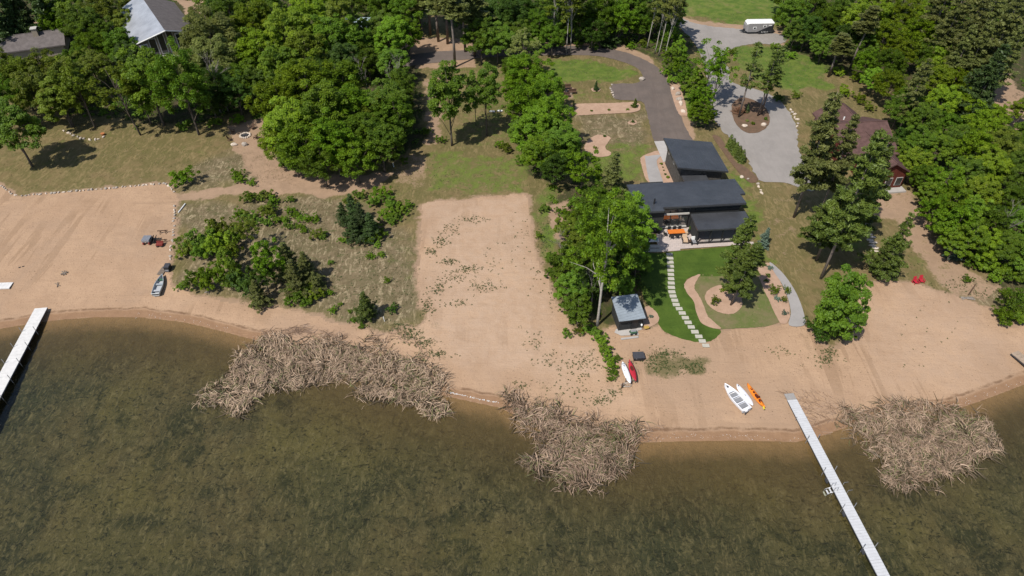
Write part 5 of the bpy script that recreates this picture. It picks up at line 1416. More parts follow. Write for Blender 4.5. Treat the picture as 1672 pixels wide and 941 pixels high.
for i, (px_, py_) in enumerate(LS):
    o = link('log_step', MB().rock((0, 0, 0), (.62 if i > 3 else .45, .26, .09), i).mesh('log_step', M['pale_stone'], smooth=True)); o.location = at(px_, py_, .05); o.rotation_euler = (0, 0, random.uniform(-.3, .1))
    w_ = 'topmost pale flat step near the pines' if i == 0 else 'lowest pale flat step near the young pine' if i == len(LS) - 1 else '%s pale flat step down the path by the pines' % ORD[i + 1]
    tag(o, w_, 'step', 'pale flat steps between the tall pines and the young pine')
# paver grid left of the patio
for r_ in range(2):
    for c_ in range(5):
        o = MB().box((0, 0, 0), (1.02, .72, .1)).build('square_paver', M['paver'], bevel=.02); o.location = at(1043 + c_ * 7.6 + r_ * .8 - 1, 402.5 + r_ * 6.3, .09); o.rotation_euler = (0, 0, .02)
        tag(o, '%s square paver of the %s row left of the patio' % (['leftmost', 'second', 'middle', 'fourth', 'rightmost'][c_], ['upper', 'lower'][r_]), 'paver', 'square pavers left of the patio')

# ---------------------------------------------------------------- patio furniture
pz = .12


def put(name, px, label, cat, rz=HA, dz=pz, group=None):
    return tag(empty(name, at(px[0], px[1], dz), rz), label, cat, group)


t_ = put('dining_table', (1103, 384.5), 'long orange dining table on the patio', 'table')
MB().box((0, 0, .74), (2.5, .95, .07)).build('tabletop', M['orange_wood'], t_, bevel=.02)
for x in (-1.05, 1.05):
    for y in (-.35, .35): MB().box((x, y, .36), (.09, .09, .72)).build('leg', M['black'], t_)


def chair(px, label, rz, mat='black', seat='black', group='dark chairs round the orange table'):
    o = put('patio_chair', px, label, 'chair', rz, group=group)
    MB().box((0, 0, .44), (.5, .5, .06)).build('seat', M[seat], o, bevel=.02); MB().box((0, -.24, .72), (.5, .06, .5), rx=.12).build('backrest', M[mat], o, bevel=.02)
    for x in (-.21, .21):
        for y in (-.2, .2): MB().bar((x, y, 0), (x, y, .43), .025, 5).build('leg', M[mat], o)


for i, dx in enumerate((-.8, 0, .8)):
    for s_ in (-1, 1):
        b_ = t_.location + HX * dx + HY * (s_ * .72)
        px_ = to_px(b_.x, b_.y, b_.z)
        chair(px_, '%s dark chair on the %s side of the orange table' % (['left', 'middle', 'right'][i], 'lake' if s_ < 0 else 'house'), HA + (0 if s_ < 0 else math.pi))
for s_, w_ in ((-1, 'dark chair at the left end of the orange table'), (1, 'tan cushioned chair at the right end of the orange table')):
    b_ = t_.location + HX * (s_ * 1.6); chair(to_px(b_.x, b_.y, b_.z), w_, HA - s_ * -math.pi / 2, seat='black' if s_ < 0 else 'tan_fabric')
o = put('lounge_chair', (1118.5, 396), 'tan lounge chair with a dark frame on the patio', 'lounge chair', HA - .15)
MB().box((0, .1, .36), (.72, .95, .14), rx=.08).build('seat_cushion', M['tan_fabric'], o, bevel=.04); MB().box((-.1, .62, .66), (.72, .16, .72), rx=-.35).build('back_cushion', M['tan_fabric'], o, bevel=.04)
MB().box((0, .2, .24), (.86, 1.2, .08)).build('frame', M['black'], o)
for x in (-.4, .4): MB().box((x, .1, .55), (.07, .9, .05)).build('armrest', M['black'], o); MB().box((x, -.3, .27), (.07, .07, .54)).build('leg', M['black'], o); MB().box((x, .5, .27), (.07, .07, .54)).build('leg', M['black'], o)
o = put('side_table', (1125.5, 397.5), 'small dark side table between the lounge chairs', 'table')
MB().path([(0, 0, .46), (0, 0, .5)], .24, 14).build('tabletop', M['brown_wood'], o); MB().bar((0, 0, 0), (0, 0, .47), .05).build('leg', M['black'], o)
o = put('lounge_chair', (1132.5, 397.5), 'dark framed lounge chair with a pale cushion by the porch', 'lounge chair')
MB().box((0, 0, .36), (.66, .8, .14)).build('seat_cushion', M['seat_grey'], o, bevel=.04); MB().box((0, .42, .64), (.7, .14, .62), rx=-.2).build('back_cushion', M['white'], o, bevel=.04)
for x in (-.4, .4): MB().box((x, 0, .3), (.08, .95, .6)).build('side_frame', M['black'], o)
for px_, w_ in (((1075.5, 381), 'black round planter at the left of the orange table'), ((1127.3, 378.5), 'black round planter by the porch corner')):
    o = put('planter', px_, w_, 'planter'); MB().path([(0, 0, 0), (0, 0, .55)], [.22, .32], 12).build('pot', M['black'], o); l_ = link('plant', PROTO['bush0']['crown'], o); l_.location = (0, 0, .45); l_.scale = (.6, .6, .7)
    l_.material_slots[0].link = 'OBJECT'; l_.material_slots[0].material = M['leaf_deep']
o = put('bench', (1061, 397), 'white bench beside the terracotta planter box', 'bench'); MB().box((0, 0, .45), (2.6, .55, .08)).build('seat', M['white'], o)
for x in (-1.1, 1.1): MB().box((x, 0, .21), (.1, .5, .42)).build('leg', M['white'], o)
for x, m_, w_ in ((-1.0, 'black', 'left small black pot on the white bench'), (-.2, 'char', 'middle charcoal pot on the white bench'), (.85, 'teal', 'teal pot on the white bench')):
    b_ = o.location + HX * x; q_ = MB().path([(0, 0, 0), (0, 0, .36)], [.17, .25], 12).build('flower_pot', M[m_]); q_.location = b_ + Vector((0, 0, .49)); tag(q_, w_, 'pot')
o = put('planter_box', (1059, 391.5), 'long terracotta planter box left of the patio', 'planter'); MB().box((0, 0, .28), (2.3, .55, .56)).build('box', M['terracotta'], o, bevel=.03); MB().box((0, 0, .57), (2.1, .4, .04)).build('soil', M['mulch'], o)
for x in (-.8, -.1, .7): l_ = link('plant', PROTO['bush1']['crown'], o); l_.location = (x, 0, .5); l_.scale = (.5, .4, .6)
# shed corner
o = tag(empty('garden_cart', at(1033.5, 545, .1), sa), 'green garden cart on the shed terrace', 'cart'); MB().box((0, 0, .38), (.85, .5, .3)).build('tub', M['green_paint'], o, bevel=.06); MB().box((0, 0, .54), (.7, .36, .03)).build('lid', M['seat_grey'], o)
for x in (-.3, .3):
    for y in (-.26, .26): MB().loft([[Vector((x + .15 * math.cos(k * .524), y + e, .15 + .15 * math.sin(k * .524))) for k in range(12)] for e in (-.04, .04)]).build('wheel', M['black'], o)
o = MB().box((0, 0, .06), (2.3, .3, .12), sa).build('door_step', M['concrete'], bevel=.02); o.location = at(1028, 552.5, .02); tag(o, 'white stone step at the edge of the shed terrace', 'step')
o = tag(empty('garden_lamp', at(1046.5, 536)), 'white globe garden lamp at the shed corner', 'lamp'); MB().bar((0, 0, 0), (0, 0, .5), .04).build('post', M['char'], o); MB().rock((0, 0, .62), (.17, .17, .17), 1).build('globe', M['white'], o, smooth=True)
o = tag(empty('wheelbarrow', at(1055, 538), .3), 'yellow wheelbarrow beside the shed bed', 'wheelbarrow'); o.scale = (.7, .7, .7); MB().prism([(-.3, -.2, .3), (.3, -.2, .3), (.3, .2, .3), (-.3, .2, .3)], [(-.48, -.34, .58), (.48, -.34, .58), (.48, .34, .58), (-.48, .34, .58)]).build('tray', basic('ochre_paint', (.42, .27, .06), .6, .3), o)
MB().loft([[Vector((.6 + .18 * math.cos(k * .524), e, .18 + .18 * math.sin(k * .524))) for k in range(12)] for e in (-.04, .04)]).build('wheel', M['black'], o)
for y in (-.22, .22): MB().path([(.6, y * .3, .2), (-.3, y, .34), (-.95, y, .5)], .025, 5).build('handle', M['brown_wood'], o)

# ---------------------------------------------------------------- trailer
T0 = at(1236, 53); root = tag(empty('travel_trailer', T0, math.radians(2)), 'grey white travel trailer with a black swoosh on the gravel', 'trailer')
sec = lambda x, h0, h1, k: [Vector((x, -1.15 * k, h0)), Vector((x, 1.15 * k, h0)), Vector((x, 1.15 * k, h1)), Vector((x, -1.15 * k, h1))]
M['trailer_grey'] = basic('trailer_grey', (.25, .24, .235), .4, .4, var=.05)
MB().loft([sec(-3.15, .75, 1.9, .8), sec(-2.6, .5, 2.45, 1), sec(3.0, .5, 2.45, 1)]).build('body', M['trailer_grey'], root, bevel=.05)
MB().loft([[Vector((x, -1.18 * k, z_)), Vector((x, 1.18 * k, z_)), Vector((x, 1.05 * k, z_ + .14)), Vector((x, -1.05 * k, z_ + .14))] for x, z_, k in ((-3.0, 2.2, .85), (-2.55, 2.46, 1), (3.02, 2.46, 1))]).build('roof', M['white'], root)
MB().prism([(-.5, -1.17, .6), (3.0, -1.17, .6), (3.0, -1.17, 2.25), (1.4, -1.17, 1.5)], [(-.5, -1.155, .6), (3.0, -1.155, .6), (3.0, -1.155, 2.25), (1.4, -1.155, 1.5)]).build('graphic', M['black'], root)
f = MB().box((-1.2, -1.16, 1.45), (.75, .06, .55)).build('window', M['white'], root); MB().box((-1.2, -1.19, 1.45), (.5, .04, .33)).build('pane', M['glass'], f)
f = MB().box((1.0, -1.16, 1.85), (.7, .06, .5)).build('window', M['white'], root); MB().box((1.0, -1.19, 1.85), (.42, .04, .34)).build('pane', M['glass'], f)
MB().box((2.2, -1.17, 2.0), (.7, .03, .18)).build('lettering_band', M['white'], root)
for k in range(5): MB().box((.55 + .32 * k, -1.19, .55), (.06, .03, .32)).build('step_bar', M['white'], root)
for x in (.2, .95):
    for y in (-1.05, 1.05): MB().loft([[Vector((x + .36 * math.cos(k * .524), y + e, .36 + .36 * math.sin(k * .524))) for k in range(12)] for e in (-.12, .12)]).build('wheel', M['black'], root)
MB().prism([(-3.1, -.5, .45), (-3.1, .5, .45), (-4.1, .06, .45), (-4.1, -.06, .45)], [(-3.1, -.5, .55), (-3.1, .5, .55), (-4.1, .06, .55), (-4.1, -.06, .55)]).build('hitch', M['black'], root)
MB().box((-3.3, -.5, .85), (.5, .35, .4)).build('battery_box', M['black'], root)

# ---------------------------------------------------------------- fire pits, chairs
p = at(400.5, 222); root = tag(empty('fire_pit', p), 'round stone fire pit with black ash on the left lawn', 'fire pit')
for k in range(16): a_ = k * 6.283 / 16; MB().rock((.85 * math.cos(a_), .85 * math.sin(a_), .12), (.2, .17, .16), k).build('stone', M['pale_stone'], root)
MB().path([(0, 0, 0), (0, 0, .07)], [.75, .7], 16).build('ash_bed', M['black'], root)
for k in range(4): MB().bar((-.4, -.2 + .13 * k, .13), (.4, .2 - .1 * k, .15), .06, 5).build('burnt_log', M['char'], root)


def adirondack(px, label, rz, mat, cat='chair', group=None):
    o = tag(empty('garden_chair', at(*px), rz), label, cat, group)
    o.scale = (.85, .85, .85)
    MB().box((0, .05, .34), (.55, .6, .05), rx=-.18).build('seat', M[mat], o)
    bk = MB()
    for k in range(5): bk.box((-.24 + .12 * k, -.34, .72), (.105, .04, .85 - .05 * abs(k - 2)), rx=.32)
    bk.build('backrest', M[mat], o)
    for x in (-.36, .36):
        MB().box((x, .05, .56), (.14, .75, .04)).build('armrest', M[mat], o); MB().box((x, .34, .27), (.07, .09, .55)).build('leg', M[mat], o); MB().box((x, -.2, .2), (.07, .5, .1), rx=-.3).build('leg', M[mat], o)


for px_, w_, r_ in (((381, 217.5), 'dark chair left of the stone fire pit', -1.2), ((413, 211), 'dark chair behind the stone fire pit', 2.6), ((418.5, 226.5), 'dark chair right of the stone fire pit', 1.4), ((375.5, 229.5), 'small dark chair farthest left of the fire pit', -1.4)):
    adirondack(px_, w_, r_, 'brown_wood', group='dark chairs around the fire pit')
adirondack((1493.5, 462.5), 'left one of the two red chairs on the right beach', math.pi + .25, 'red', group='red chairs on the right beach')
adirondack((1503, 460.5), 'right one of the two red chairs on the right beach', math.pi + .1, 'red', group='red chairs on the right beach')
for px_, m_, w_, r_ in (((383, 237), 'pale_stone', 'pale boulder below the stone fire pit', .55), ((400, 237.5), 'stone', 'flat grey boulder below the stone fire pit', .6), ((1216, 207), 'pale_stone', 'left pale boulder in the mulch island', .5), ((1246, 205), 'pale_stone', 'right pale boulder in the mulch island', .6),
                        ((1048, 131), 'stone', 'boulder at the inner corner of the driveway', .7), ((1211, 290), 'pale_stone', 'pale rock beside the long mulch bed', .4)):
    o = MB().rock((0, 0, .15), (r_, r_ * .75, r_ * .6), int(px_[0])).build('boulder', M[m_]); o.location = at(*px_); tag(o, w_, 'boulder')
root = tag(empty('fire_pit', at(929, 152.5)), 'square stone fire pit between four benches', 'fire pit')
for k in range(4): a_ = k * math.pi / 2; MB().box((.5 * math.cos(a_), .5 * math.sin(a_), .2), (.2, 1.15, .4), a_).build('kerb_stone', M['tan_wall'], root)
MB().box((0, 0, .1), (.85, .85, .1)).build('ash_bed', M['black'], root)
for px_, w_, r_ in (((918.5, 147.5), 'dark bench at the far left of the upper fire pit', 1.4), ((926, 146), 'dark bench behind the upper fire pit', .1), ((935, 153.5), 'dark bench right of the upper fire pit', .1), ((924.5, 159), 'dark bench in front of the upper fire pit', .1)):
    o = tag(empty('bench', at(*px_), r_), w_, 'bench', 'dark benches round the upper fire pit'); MB().box((0, 0, .45), (1.5, .5, .08)).build('seat', M['brown_wood'], o); MB().box((0, .26, .72), (1.5, .07, .45)).build('backrest', M['brown_wood'], o)
    for x in (-.6, .6): MB().box((x, 0, .21), (.08, .45, .42)).build('leg', M['brown_wood'], o)
p = at(1606, 118); root = tag(empty('canoe', p, .05), 'red canoe in the clearing by the cedar', 'canoe'); kayak(root, 4.6, .95, .5, M['red'], ((.3, .9, .3, 'deep_pit'),)); MB().box((-1.2, 0, .4), (.5, .5, .3)).build('stern_box', M['black'], root)
o = MB().path([(0, 0, -.2), (.15, .1, .8), (.32, .25, 1.75)], [.10, .09, .07], 7).build('leaning_post', M['brown_wood']); o.location = at(1581, 482); tag(o, 'dark leaning post at the top of the right beach', 'post')
o = MB(); 
for k in range(5): a_ = random.uniform(-.6, .6); o.path([(-.9 * math.cos(a_), -.9 * math.sin(a_), .05), (0, .1 * k - .2, .15), (.9 * math.cos(a_), .9 * math.sin(a_), .06)], .05, 5)
o = o.build('driftwood', M['dead_wood']); o.location = at(1580, 488); tag(o, 'pale driftwood branches at the foot of the leaning post', 'driftwood')

# ---------------------------------------------------------------- stone rows
rocks = [MB().rock((0, 0, 0), (.26, .19, .17), 100 + i).mesh('edging_stone', M['pale_stone' if i % 2 else 'stone']) for i in range(6)]


def stone_row(px, step, label, group, sc=1.0, j=.08, top=''):
    pts = [at(*p_) for p_ in px]; k = 0
    for a_, b_ in zip(pts[:-1], pts[1:]):
        n = max(1, int((b_ - a_).length / step))
        for i in range(n):
            p_ = a_.lerp(b_, (i + random.uniform(.2, .8)) / n); o = link('edging_stone', random.choice(rocks))
            o.location = (p_.x + random.uniform(-j, j), p_.y + random.uniform(-j, j), H1(p_.x, p_.y) + .06 * sc); o.rotation_euler = (0, 0, random.uniform(0, 3)); f_ = sc * random.uniform(.7, 1.25); o.scale = (f_, f_, f_ * .9); tag(o, label, 'edging stone', group)


stone_row([(0, 303), (20, 318), (30, 321), (120, 313), (270, 300), (286, 315)], .62, 'pale edging stone in the low row above the left beach', 'edging stones above the left beach', .9)
stone_row([(285, 335), (281, 400), (278, 435)], .8, 'rough stone along the right rim of the left beach', 'stones on the right rim of the left beach', .9, .2)
stone_row([(103, 213), (118, 221), (134, 227), (150, 230), (166, 227), (172, 222)], .75, 'stone in the curved row on the left lawn', 'stones of the curved row on the left lawn', 1.2)
stone_row([(1098, 142), (1106, 158), (1112, 172), (1116, 186)], 1.6, 'boulder in the gravel bed along the driveway', 'boulders along the driveway', 2.2, .5)
stone_row([(1290, 178), (1300, 195), (1304, 210)], .9, 'stone along the right rim of the gravel turning place', 'stones along the gravel turning place', 1.2, .3)
stone_row([(1215, 292), (1235, 300), (1250, 320)], .8, 'pale stone in the heap right of the black house', 'pale stones right of the black house', 1.0, .7)
stone_row([(1000, 138), (996, 142), (1002, 160)], .7, 'stone along the parking bay edge', 'stones along the parking bay', .9)
root = tag(MB().path([(0, 0, 0), (0, 0, .4)], [.25, .35], 12).build('flower_pot', M['terracotta']), 'orange flower pot at the end of the curved stone row', 'pot'); root.location = at(168.6, 221)
# brush pile in the mulch island
bp = MB()
for k in range(90):
    a_ = random.uniform(0, 6.28); r_ = random.uniform(0, 1.4); c_ = Vector((r_ * math.cos(a_), r_ * math.sin(a_) * .8, random.uniform(.05, 1.1) * (1 - r_ / 2)))
    d_ = Vector((random.uniform(-1, 1), random.uniform(-1, 1), random.uniform(-.3, .4))).normalized() * random.uniform(.4, 1.0); bp.bar(c_ - d_, c_ + d_, .03, 4)
o = bp.build('brush_pile', basic('brown_brush', (.16, .085, .05), .9, .1, var=.4)); o.location = at(1206, 184); tag(o, 'brown brush pile in the mulch island', 'brush pile')

# ---------------------------------------------------------------- garden plants
GP = [('spruce0', 1191.5, 246, 6, 'needle_dark', None)]
for i, (px_, py_) in enumerate(((1190.5, 241), (1195, 247), (1200, 253), (1205, 259), (1210.5, 265))):
    tree('arbor0', px_, py_, 6.5, 'along the gravel turning place', 'needle_green', 'small conical evergreen', base=(px_, py_), hs=1.15, name='arborvitae', cat='evergreen')
for k, px_, py_, r_, lf, reg, wd, hs in (('bush0', 1167, 493, 9, 'leaf_olive', 'in the round gravel bed', 'round green bush', 1.6), ('bush1', 1179, 474, 5, 'leaf_lime', 'in the round gravel bed', 'small yellow green bush', 1.1), ('bush0', 1262, 476, 9, 'leaf_olive', 'in the right gravel bed', 'big round green bush', 1.7),
                                     ('bush1', 1250.5, 459, 4, 'leaf_mid', 'in the right gravel bed', 'small green bush', 1.2), ('bush0', 1254, 450, 4.5, 'leaf_mid', 'in the right gravel bed', 'small green bush', 1.2), ('bush1', 1269, 489, 6, 'needle_blue', 'in the right gravel bed', 'blue green spruce bush', 1.2),
                                     ('bush0', 1280, 512, 5, 'needle_blue', 'in the right gravel bed', 'blue green spruce bush', 1.5), ('bush0', 1283, 478, 6, 'leaf_olive', 'in the right gravel bed', 'tall grassy bush', 2.6), ('bush1', 1279, 492, 5, 'leaf_olive', 'in the right gravel bed', 'tall grassy bush', 2.2),
                                     ('bush0', 1256, 437, 6, 'needle_blue', 'in the right gravel bed', 'grey spiky bush', .8), ('bush1', 1062, 517, 4, 'needle_blue', 'beside the shed', 'bluish bush', 1.1),
                                     ('bush0', 1079.5, 268, 2.6, 'leaf_lime', 'along the garage wall', 'yellow green bush', 1), ('bush1', 1082, 273.5, 1.6, 'leaf_deep', 'along the garage wall', 'small dark bush', 1), ('bush1', 1084, 278.5, 1.6, 'leaf_deep', 'along the garage wall', 'small dark bush', 1), ('bush0', 1086, 285, 2.2, 'leaf_deep', 'along the garage wall', 'dark green bush', 1),
                                     ('bush1', 1090.5, 290, 3, 'leaf_olive', 'along the garage wall', 'olive bush', 1.2), ('bush0', 966, 181.5, 2.4, 'leaf_olive', 'in the long gravel bed', 'small olive bush', 1), ('bush1', 994.5, 180, 2.6, 'leaf_olive', 'in the long gravel bed', 'small olive bush', 1), ('bush0', 1024.5, 179.5, 2.6, 'leaf_olive', 'in the long gravel bed', 'small olive bush', 1),
                                     ('bush0', 972, 242, 4, 'leaf_olive', 'in the kidney shaped gravel bed', 'thin olive bush', 1), ('bush1', 987, 223, 3, 'leaf_deep', 'in the kidney shaped gravel bed', 'small dark bush', 1), ('bush0', 1033, 199, 4, 'leaf_deep', 'in the small gravel ring', 'dark bush', .8),
                                     ('bush0', 1229, 203, 3.4, 'leaf_lime', 'in the mulch island', 'yellow green bush', 1.3), ('bush1', 1220, 198, 3, 'leaf_pale', 'in the mulch island', 'pale bush', 1.0), ('bush0', 1250, 195, 3.5, 'leaf_mid', 'in the mulch island', 'green bush', 1),
                                     ('bush0', 1240, 425, 7, 'leaf_olive', 'by the porch', 'olive bush', 1.6), ('bush1', 1225, 415, 5, 'leaf_pale', 'by the porch', 'pale bush', 1.2), ('shrub1', 1270, 162, 8, 'leaf_deep', 'at the rim of the gravel turning place', 'dark shrub', 1.1)):
    if r_ >= 4: k = 'shrub%d' % (int(px_) % 3)
    tree(k, px_, py_, r_, reg, lf, wd, hs=hs, cat='bush', name='bush', base=(px_, py_ + r_ * .35))
tree('spruce1', 1036, 170, 5, 'in the long gravel bed', 'needle_green', 'green conical evergreen', base=(1036, 176), top=161, name='evergreen', cat='evergreen')
tree('spruce0', 973, 145, 4.5, 'in the small gravel ring on the grass', 'needle_dark', 'dark little evergreen', base=(973, 148), top=132, name='evergreen', cat='evergreen')
tree('spruce0', 935, 174, 3, 'at the left end of the long gravel bed', 'needle_dark', 'thin dark evergreen', base=(936, 181), top=162, name='evergreen', cat='evergreen')
tree('spruce1', 1248, 390, 9, 'right of the porch', 'needle_blue', 'bluish spruce', base=(1246, 402), top=372, name='spruce_tree')
tree('arbor0', 1220, 180, 4, 'in the mulch island', 'needle_dark', 'dark little evergreen', base=(1219, 184), hs=1.3, name='evergreen', cat='evergreen')
# ---------------------------------------------------------------- stuff nobody could count
def blades(P, dirs, length, width, bend, r, seg=4, zlift=.0):
    """curved strips: P (n,3) roots, dirs (n,3) first direction, bend (n,3) direction they curve to"""
    n = len(P); Vs = []
    side = unit(np.cross(dirs, r.normal(size=(n, 3))))
    c = P.copy(); ln = length / seg
    for k in range(seg + 1):
        f = k / seg
        w = (width * (1 - f * .75))[:, None]
        Vs.append(c - side * w); Vs.append(c + side * w)
        d = unit(dirs * (1 - f) + bend * f)
        c = c + d * ln[:, None]
    V = np.stack(Vs, 1)  # n, 2(seg+1), 3
    b = (np.arange(n) * 2 * (seg + 1))[:, None]
    F = np.concatenate([b + np.array([[2 * k, 2 * k + 1, 2 * k + 3, 2 * k + 2]]) for k in range(seg)], 0)
    return V.reshape(-1, 3), F, 2 * (seg + 1)


def scatter(px_poly, n, r, edge=0.0, world=False):
    P = np.array(px_poly) if world else wpoly(px_poly)
    x0, y0 = P.min(0); x1, y1 = P.max(0); out = []
    tot = 0
    while tot < n:
        x = r.uniform(x0, x1, n * 2); y = r.uniform(y0, y1, n * 2)
        d = sdist(P, x, y) + vnoise(x, y, 2.3, 77) * edge * 1.3 + vnoise(x, y, .7, 78) * edge * .6
        m = (d > -.3) & (r.random(len(x)) < np.clip((d + .35) / (2.4 * edge + .01), 0, 1)); out.append(np.stack([x[m], y[m]], -1)); tot += m.sum()
    return np.concatenate(out)[:n]


r = np.random.default_rng(5)
REEDS = [([(322, 664), (338, 640), (365, 618), (392, 585), (405, 556), (432, 548), (480, 550), (540, 550), (592, 556), (640, 572), (690, 594), (724, 614), (734, 640), (728, 676), (700, 684), (665, 668), (628, 660), (590, 655), (556, 640), (530, 627), (500, 628), (470, 643), (440, 657), (420, 672), (385, 680), (350, 676)],
          9000, 'wide bed of flattened tan reeds left of the sand lot'),
         ([(818, 640), (836, 622), (858, 645), (900, 662), (960, 682), (1010, 696), (1058, 696), (1044, 724), (1034, 748), (1018, 778), (998, 806), (972, 820), (940, 822), (908, 815), (900, 792), (876, 772), (862, 748), (866, 728), (846, 705), (818, 686)], 4700, 'pointed bed of flattened tan reeds in the middle'),
         ([(1345, 672), (1400, 664), (1470, 660), (1520, 655), (1560, 662), (1598, 686), (1622, 710), (1620, 738), (1608, 766), (1570, 790), (1530, 806), (1482, 798), (1452, 790), (1432, 766), (1412, 748), (1404, 727), (1380, 712), (1358, 694)], 5400, 'round bed of flattened tan reeds right of the long dock')]
for poly, n, lab in REEDS:
    xy = scatter(poly, n, r, 1.1)
    z = np.maximum(hgt(xy[:, 0], xy[:, 1]), -.15)
    cl = vnoise(xy[:, 0], xy[:, 1], 2.2, 91); c2 = vnoise(xy[:, 0], xy[:, 1], 1.4, 92); c3 = vnoise(xy[:, 0], xy[:, 1], 4, 93)
    lying = (r.random(n) < .12 + .15 * c3)
    P = np.stack([xy[:, 0], xy[:, 1], z + np.where(lying, r.uniform(.05, .75, n), 0)], -1)
    a = np.pi * 2.4 * cl + r.normal(size=n) * .55 + 1.2
    hd = np.stack([np.cos(a), np.sin(a), np.zeros(n)], -1)
    dirs = unit(np.where(lying[:, None], hd + np.array([0, 0, .25]) + r.normal(size=(n, 3)) * .25, np.array([0, 0, .9]) + hd * .5 + r.normal(size=(n, 3)) * .2))
    bend = unit(hd * .9 + np.stack([-hd[:, 1], hd[:, 0], np.zeros(n)], -1) * r.normal(size=(n, 1)) * .9 + np.stack([np.zeros(n), np.zeros(n), r.uniform(-1.7, -.5, n)], -1))
    V, F, k = blades(P, dirs, r.uniform(.8, 1.7, n), r.uniform(.022, .05, n), bend, r, 7)
    V[:, 2] = np.maximum(V[:, 2], .03)
    T = np.clip(.52 + .30 * c2 + r.normal(size=n) * .24, 0, 1)
    gm = r.random(n) < .10 + .25 * np.clip(c3, 0, 1)
    o = link('reed_bed', npmesh('reed_bed', V, F, M['reed'], np.repeat(T, k))); tag(o, lab, 'reeds', kind='stuff')
    o.data.materials.append(M['reed_green']); o.data.polygons.foreach_set('material_index', np.tile(gm, 7).astype(np.int32))
    # litter mat of broken stalks on the bottom, seen between the blades
    xy = scatter(poly, n // 2, r, 1.3); m_ = len(xy); z = np.maximum(hgt(xy[:, 0], xy[:, 1]), -.02)
    a = r.uniform(0, 6.28, m_); hd = np.stack([np.cos(a), np.sin(a), r.uniform(-.02, .08, m_)], -1)
    V, F, k = blades(np.stack([xy[:, 0], xy[:, 1], z + r.uniform(.02, .2, m_)], -1), unit(hd), r.uniform(.6, 1.5, m_), r.uniform(.04, .08, m_), unit(hd + r.normal(size=(m_, 3)) * .3 * np.array([1, 1, .1])), r, 3)
    V[:, 2] = np.maximum(V[:, 2], .02)
    o2 = link('reed_litter', npmesh('reed_litter', V, F, M['reed_dark'], np.repeat(np.clip(.4 + r.normal(size=m_) * .25, 0, 1), k)), o)

# stray reeds and wrack near the water
WR = [([(1270, 640), (1330, 640), (1395, 668), (1370, 705), (1330, 720), (1300, 680)], 260), ([(1010, 690), (1085, 690), (1090, 715), (1040, 735)], 130), ([(395, 535), (480, 532), (640, 560), (600, 560), (430, 545)], 420), ([(640, 535), (700, 560), (730, 590), (650, 570)], 90)]
Vs = []; Fs = []; Ts = []; b0 = 0
for poly, n in WR:
    xy = scatter(poly, n, r, .8); a = r.normal(size=n) * .6 + (0 if n > 300 else 2.5); hd = np.stack([np.cos(a), np.sin(a), r.uniform(0, .1, n)], -1)
    V, F, k = blades(np.stack([xy[:, 0], xy[:, 1], np.maximum(hgt(xy[:, 0], xy[:, 1]), 0) + .05], -1), unit(hd), r.uniform(.5, 1.4, n), r.uniform(.02, .045, n), unit(hd + r.normal(size=(n, 3)) * np.array([.5, .5, .05])), r, 3)
    Vs.append(V); Fs.append(F + b0); Ts.append(np.repeat(np.clip(.25 + r.normal(size=n) * .2, 0, 1), k)); b0 += len(V)
tag(link('reed_wrack', npmesh('reed_wrack', np.concatenate(Vs), np.concatenate(Fs), M['reed'], np.concatenate(Ts))), 'loose reed stalks washed up along the shore', 'wrack', kind='stuff')

# grass and straw blades over the dry ground
def ground_blades(name, n, prob, mat, ln, wd, label, cat, seed, up=1.0, tint=(.5, .25), area=(-105, 95, 44, 165)):
    r = np.random.default_rng(seed)
    x = r.uniform(area[0], area[1], n); y = r.uniform(area[2], area[3], n)
    ix = np.clip(np.searchsorted(gx, x), 0, len(gx) - 1); iy = np.clip(np.searchsorted(gy, y), 0, len(gy) - 1)
    pr = prob(iy, ix) * np.clip(.75 + 1.1 * vnoise(x, y, 1.8, seed) + .5 * vnoise(x, y, .8, seed + 1), 0, 1.6)
    # never on roads, beds or buildings
    m = r.random(n) < pr
    for o_, P in CLEAR:
        b = (x > P[:, 0].min()) & (x < P[:, 0].max()) & (y > P[:, 1].min()) & (y < P[:, 1].max()) & m
        i_ = np.nonzero(b)[0]
        m[i_[inside(P, x[i_], y[i_])]] = False
    x = x[m]; y = y[m]; n = len(x); ix = ix[m]; iy = iy[m]
    a = r.uniform(0, 6.28, n) if up > .4 else vnoise(x, y, 3, seed) * 3 + r.normal(size=n) * .5
    hd = np.stack([np.cos(a), np.sin(a), np.full(n, up)], -1) + r.normal(size=(n, 3)) * .3
    hd[:, 2] = np.abs(hd[:, 2])
    V, F, k = blades(np.stack([x, y, Z[iy, ix] + .02], -1), unit(hd), r.uniform(ln[0], ln[1], n), r.uniform(wd[0], wd[1], n), unit(hd * np.array([1.4, 1.4, -.1])), r, 2)
    T = np.clip(tint[0] + .3 * vnoise(x, y, 4, seed + 3) + r.normal(size=n) * tint[1], 0, 1)
    tag(link(name, npmesh(name, V, F, M[mat], np.repeat(T, k))), label, cat, kind='stuff')


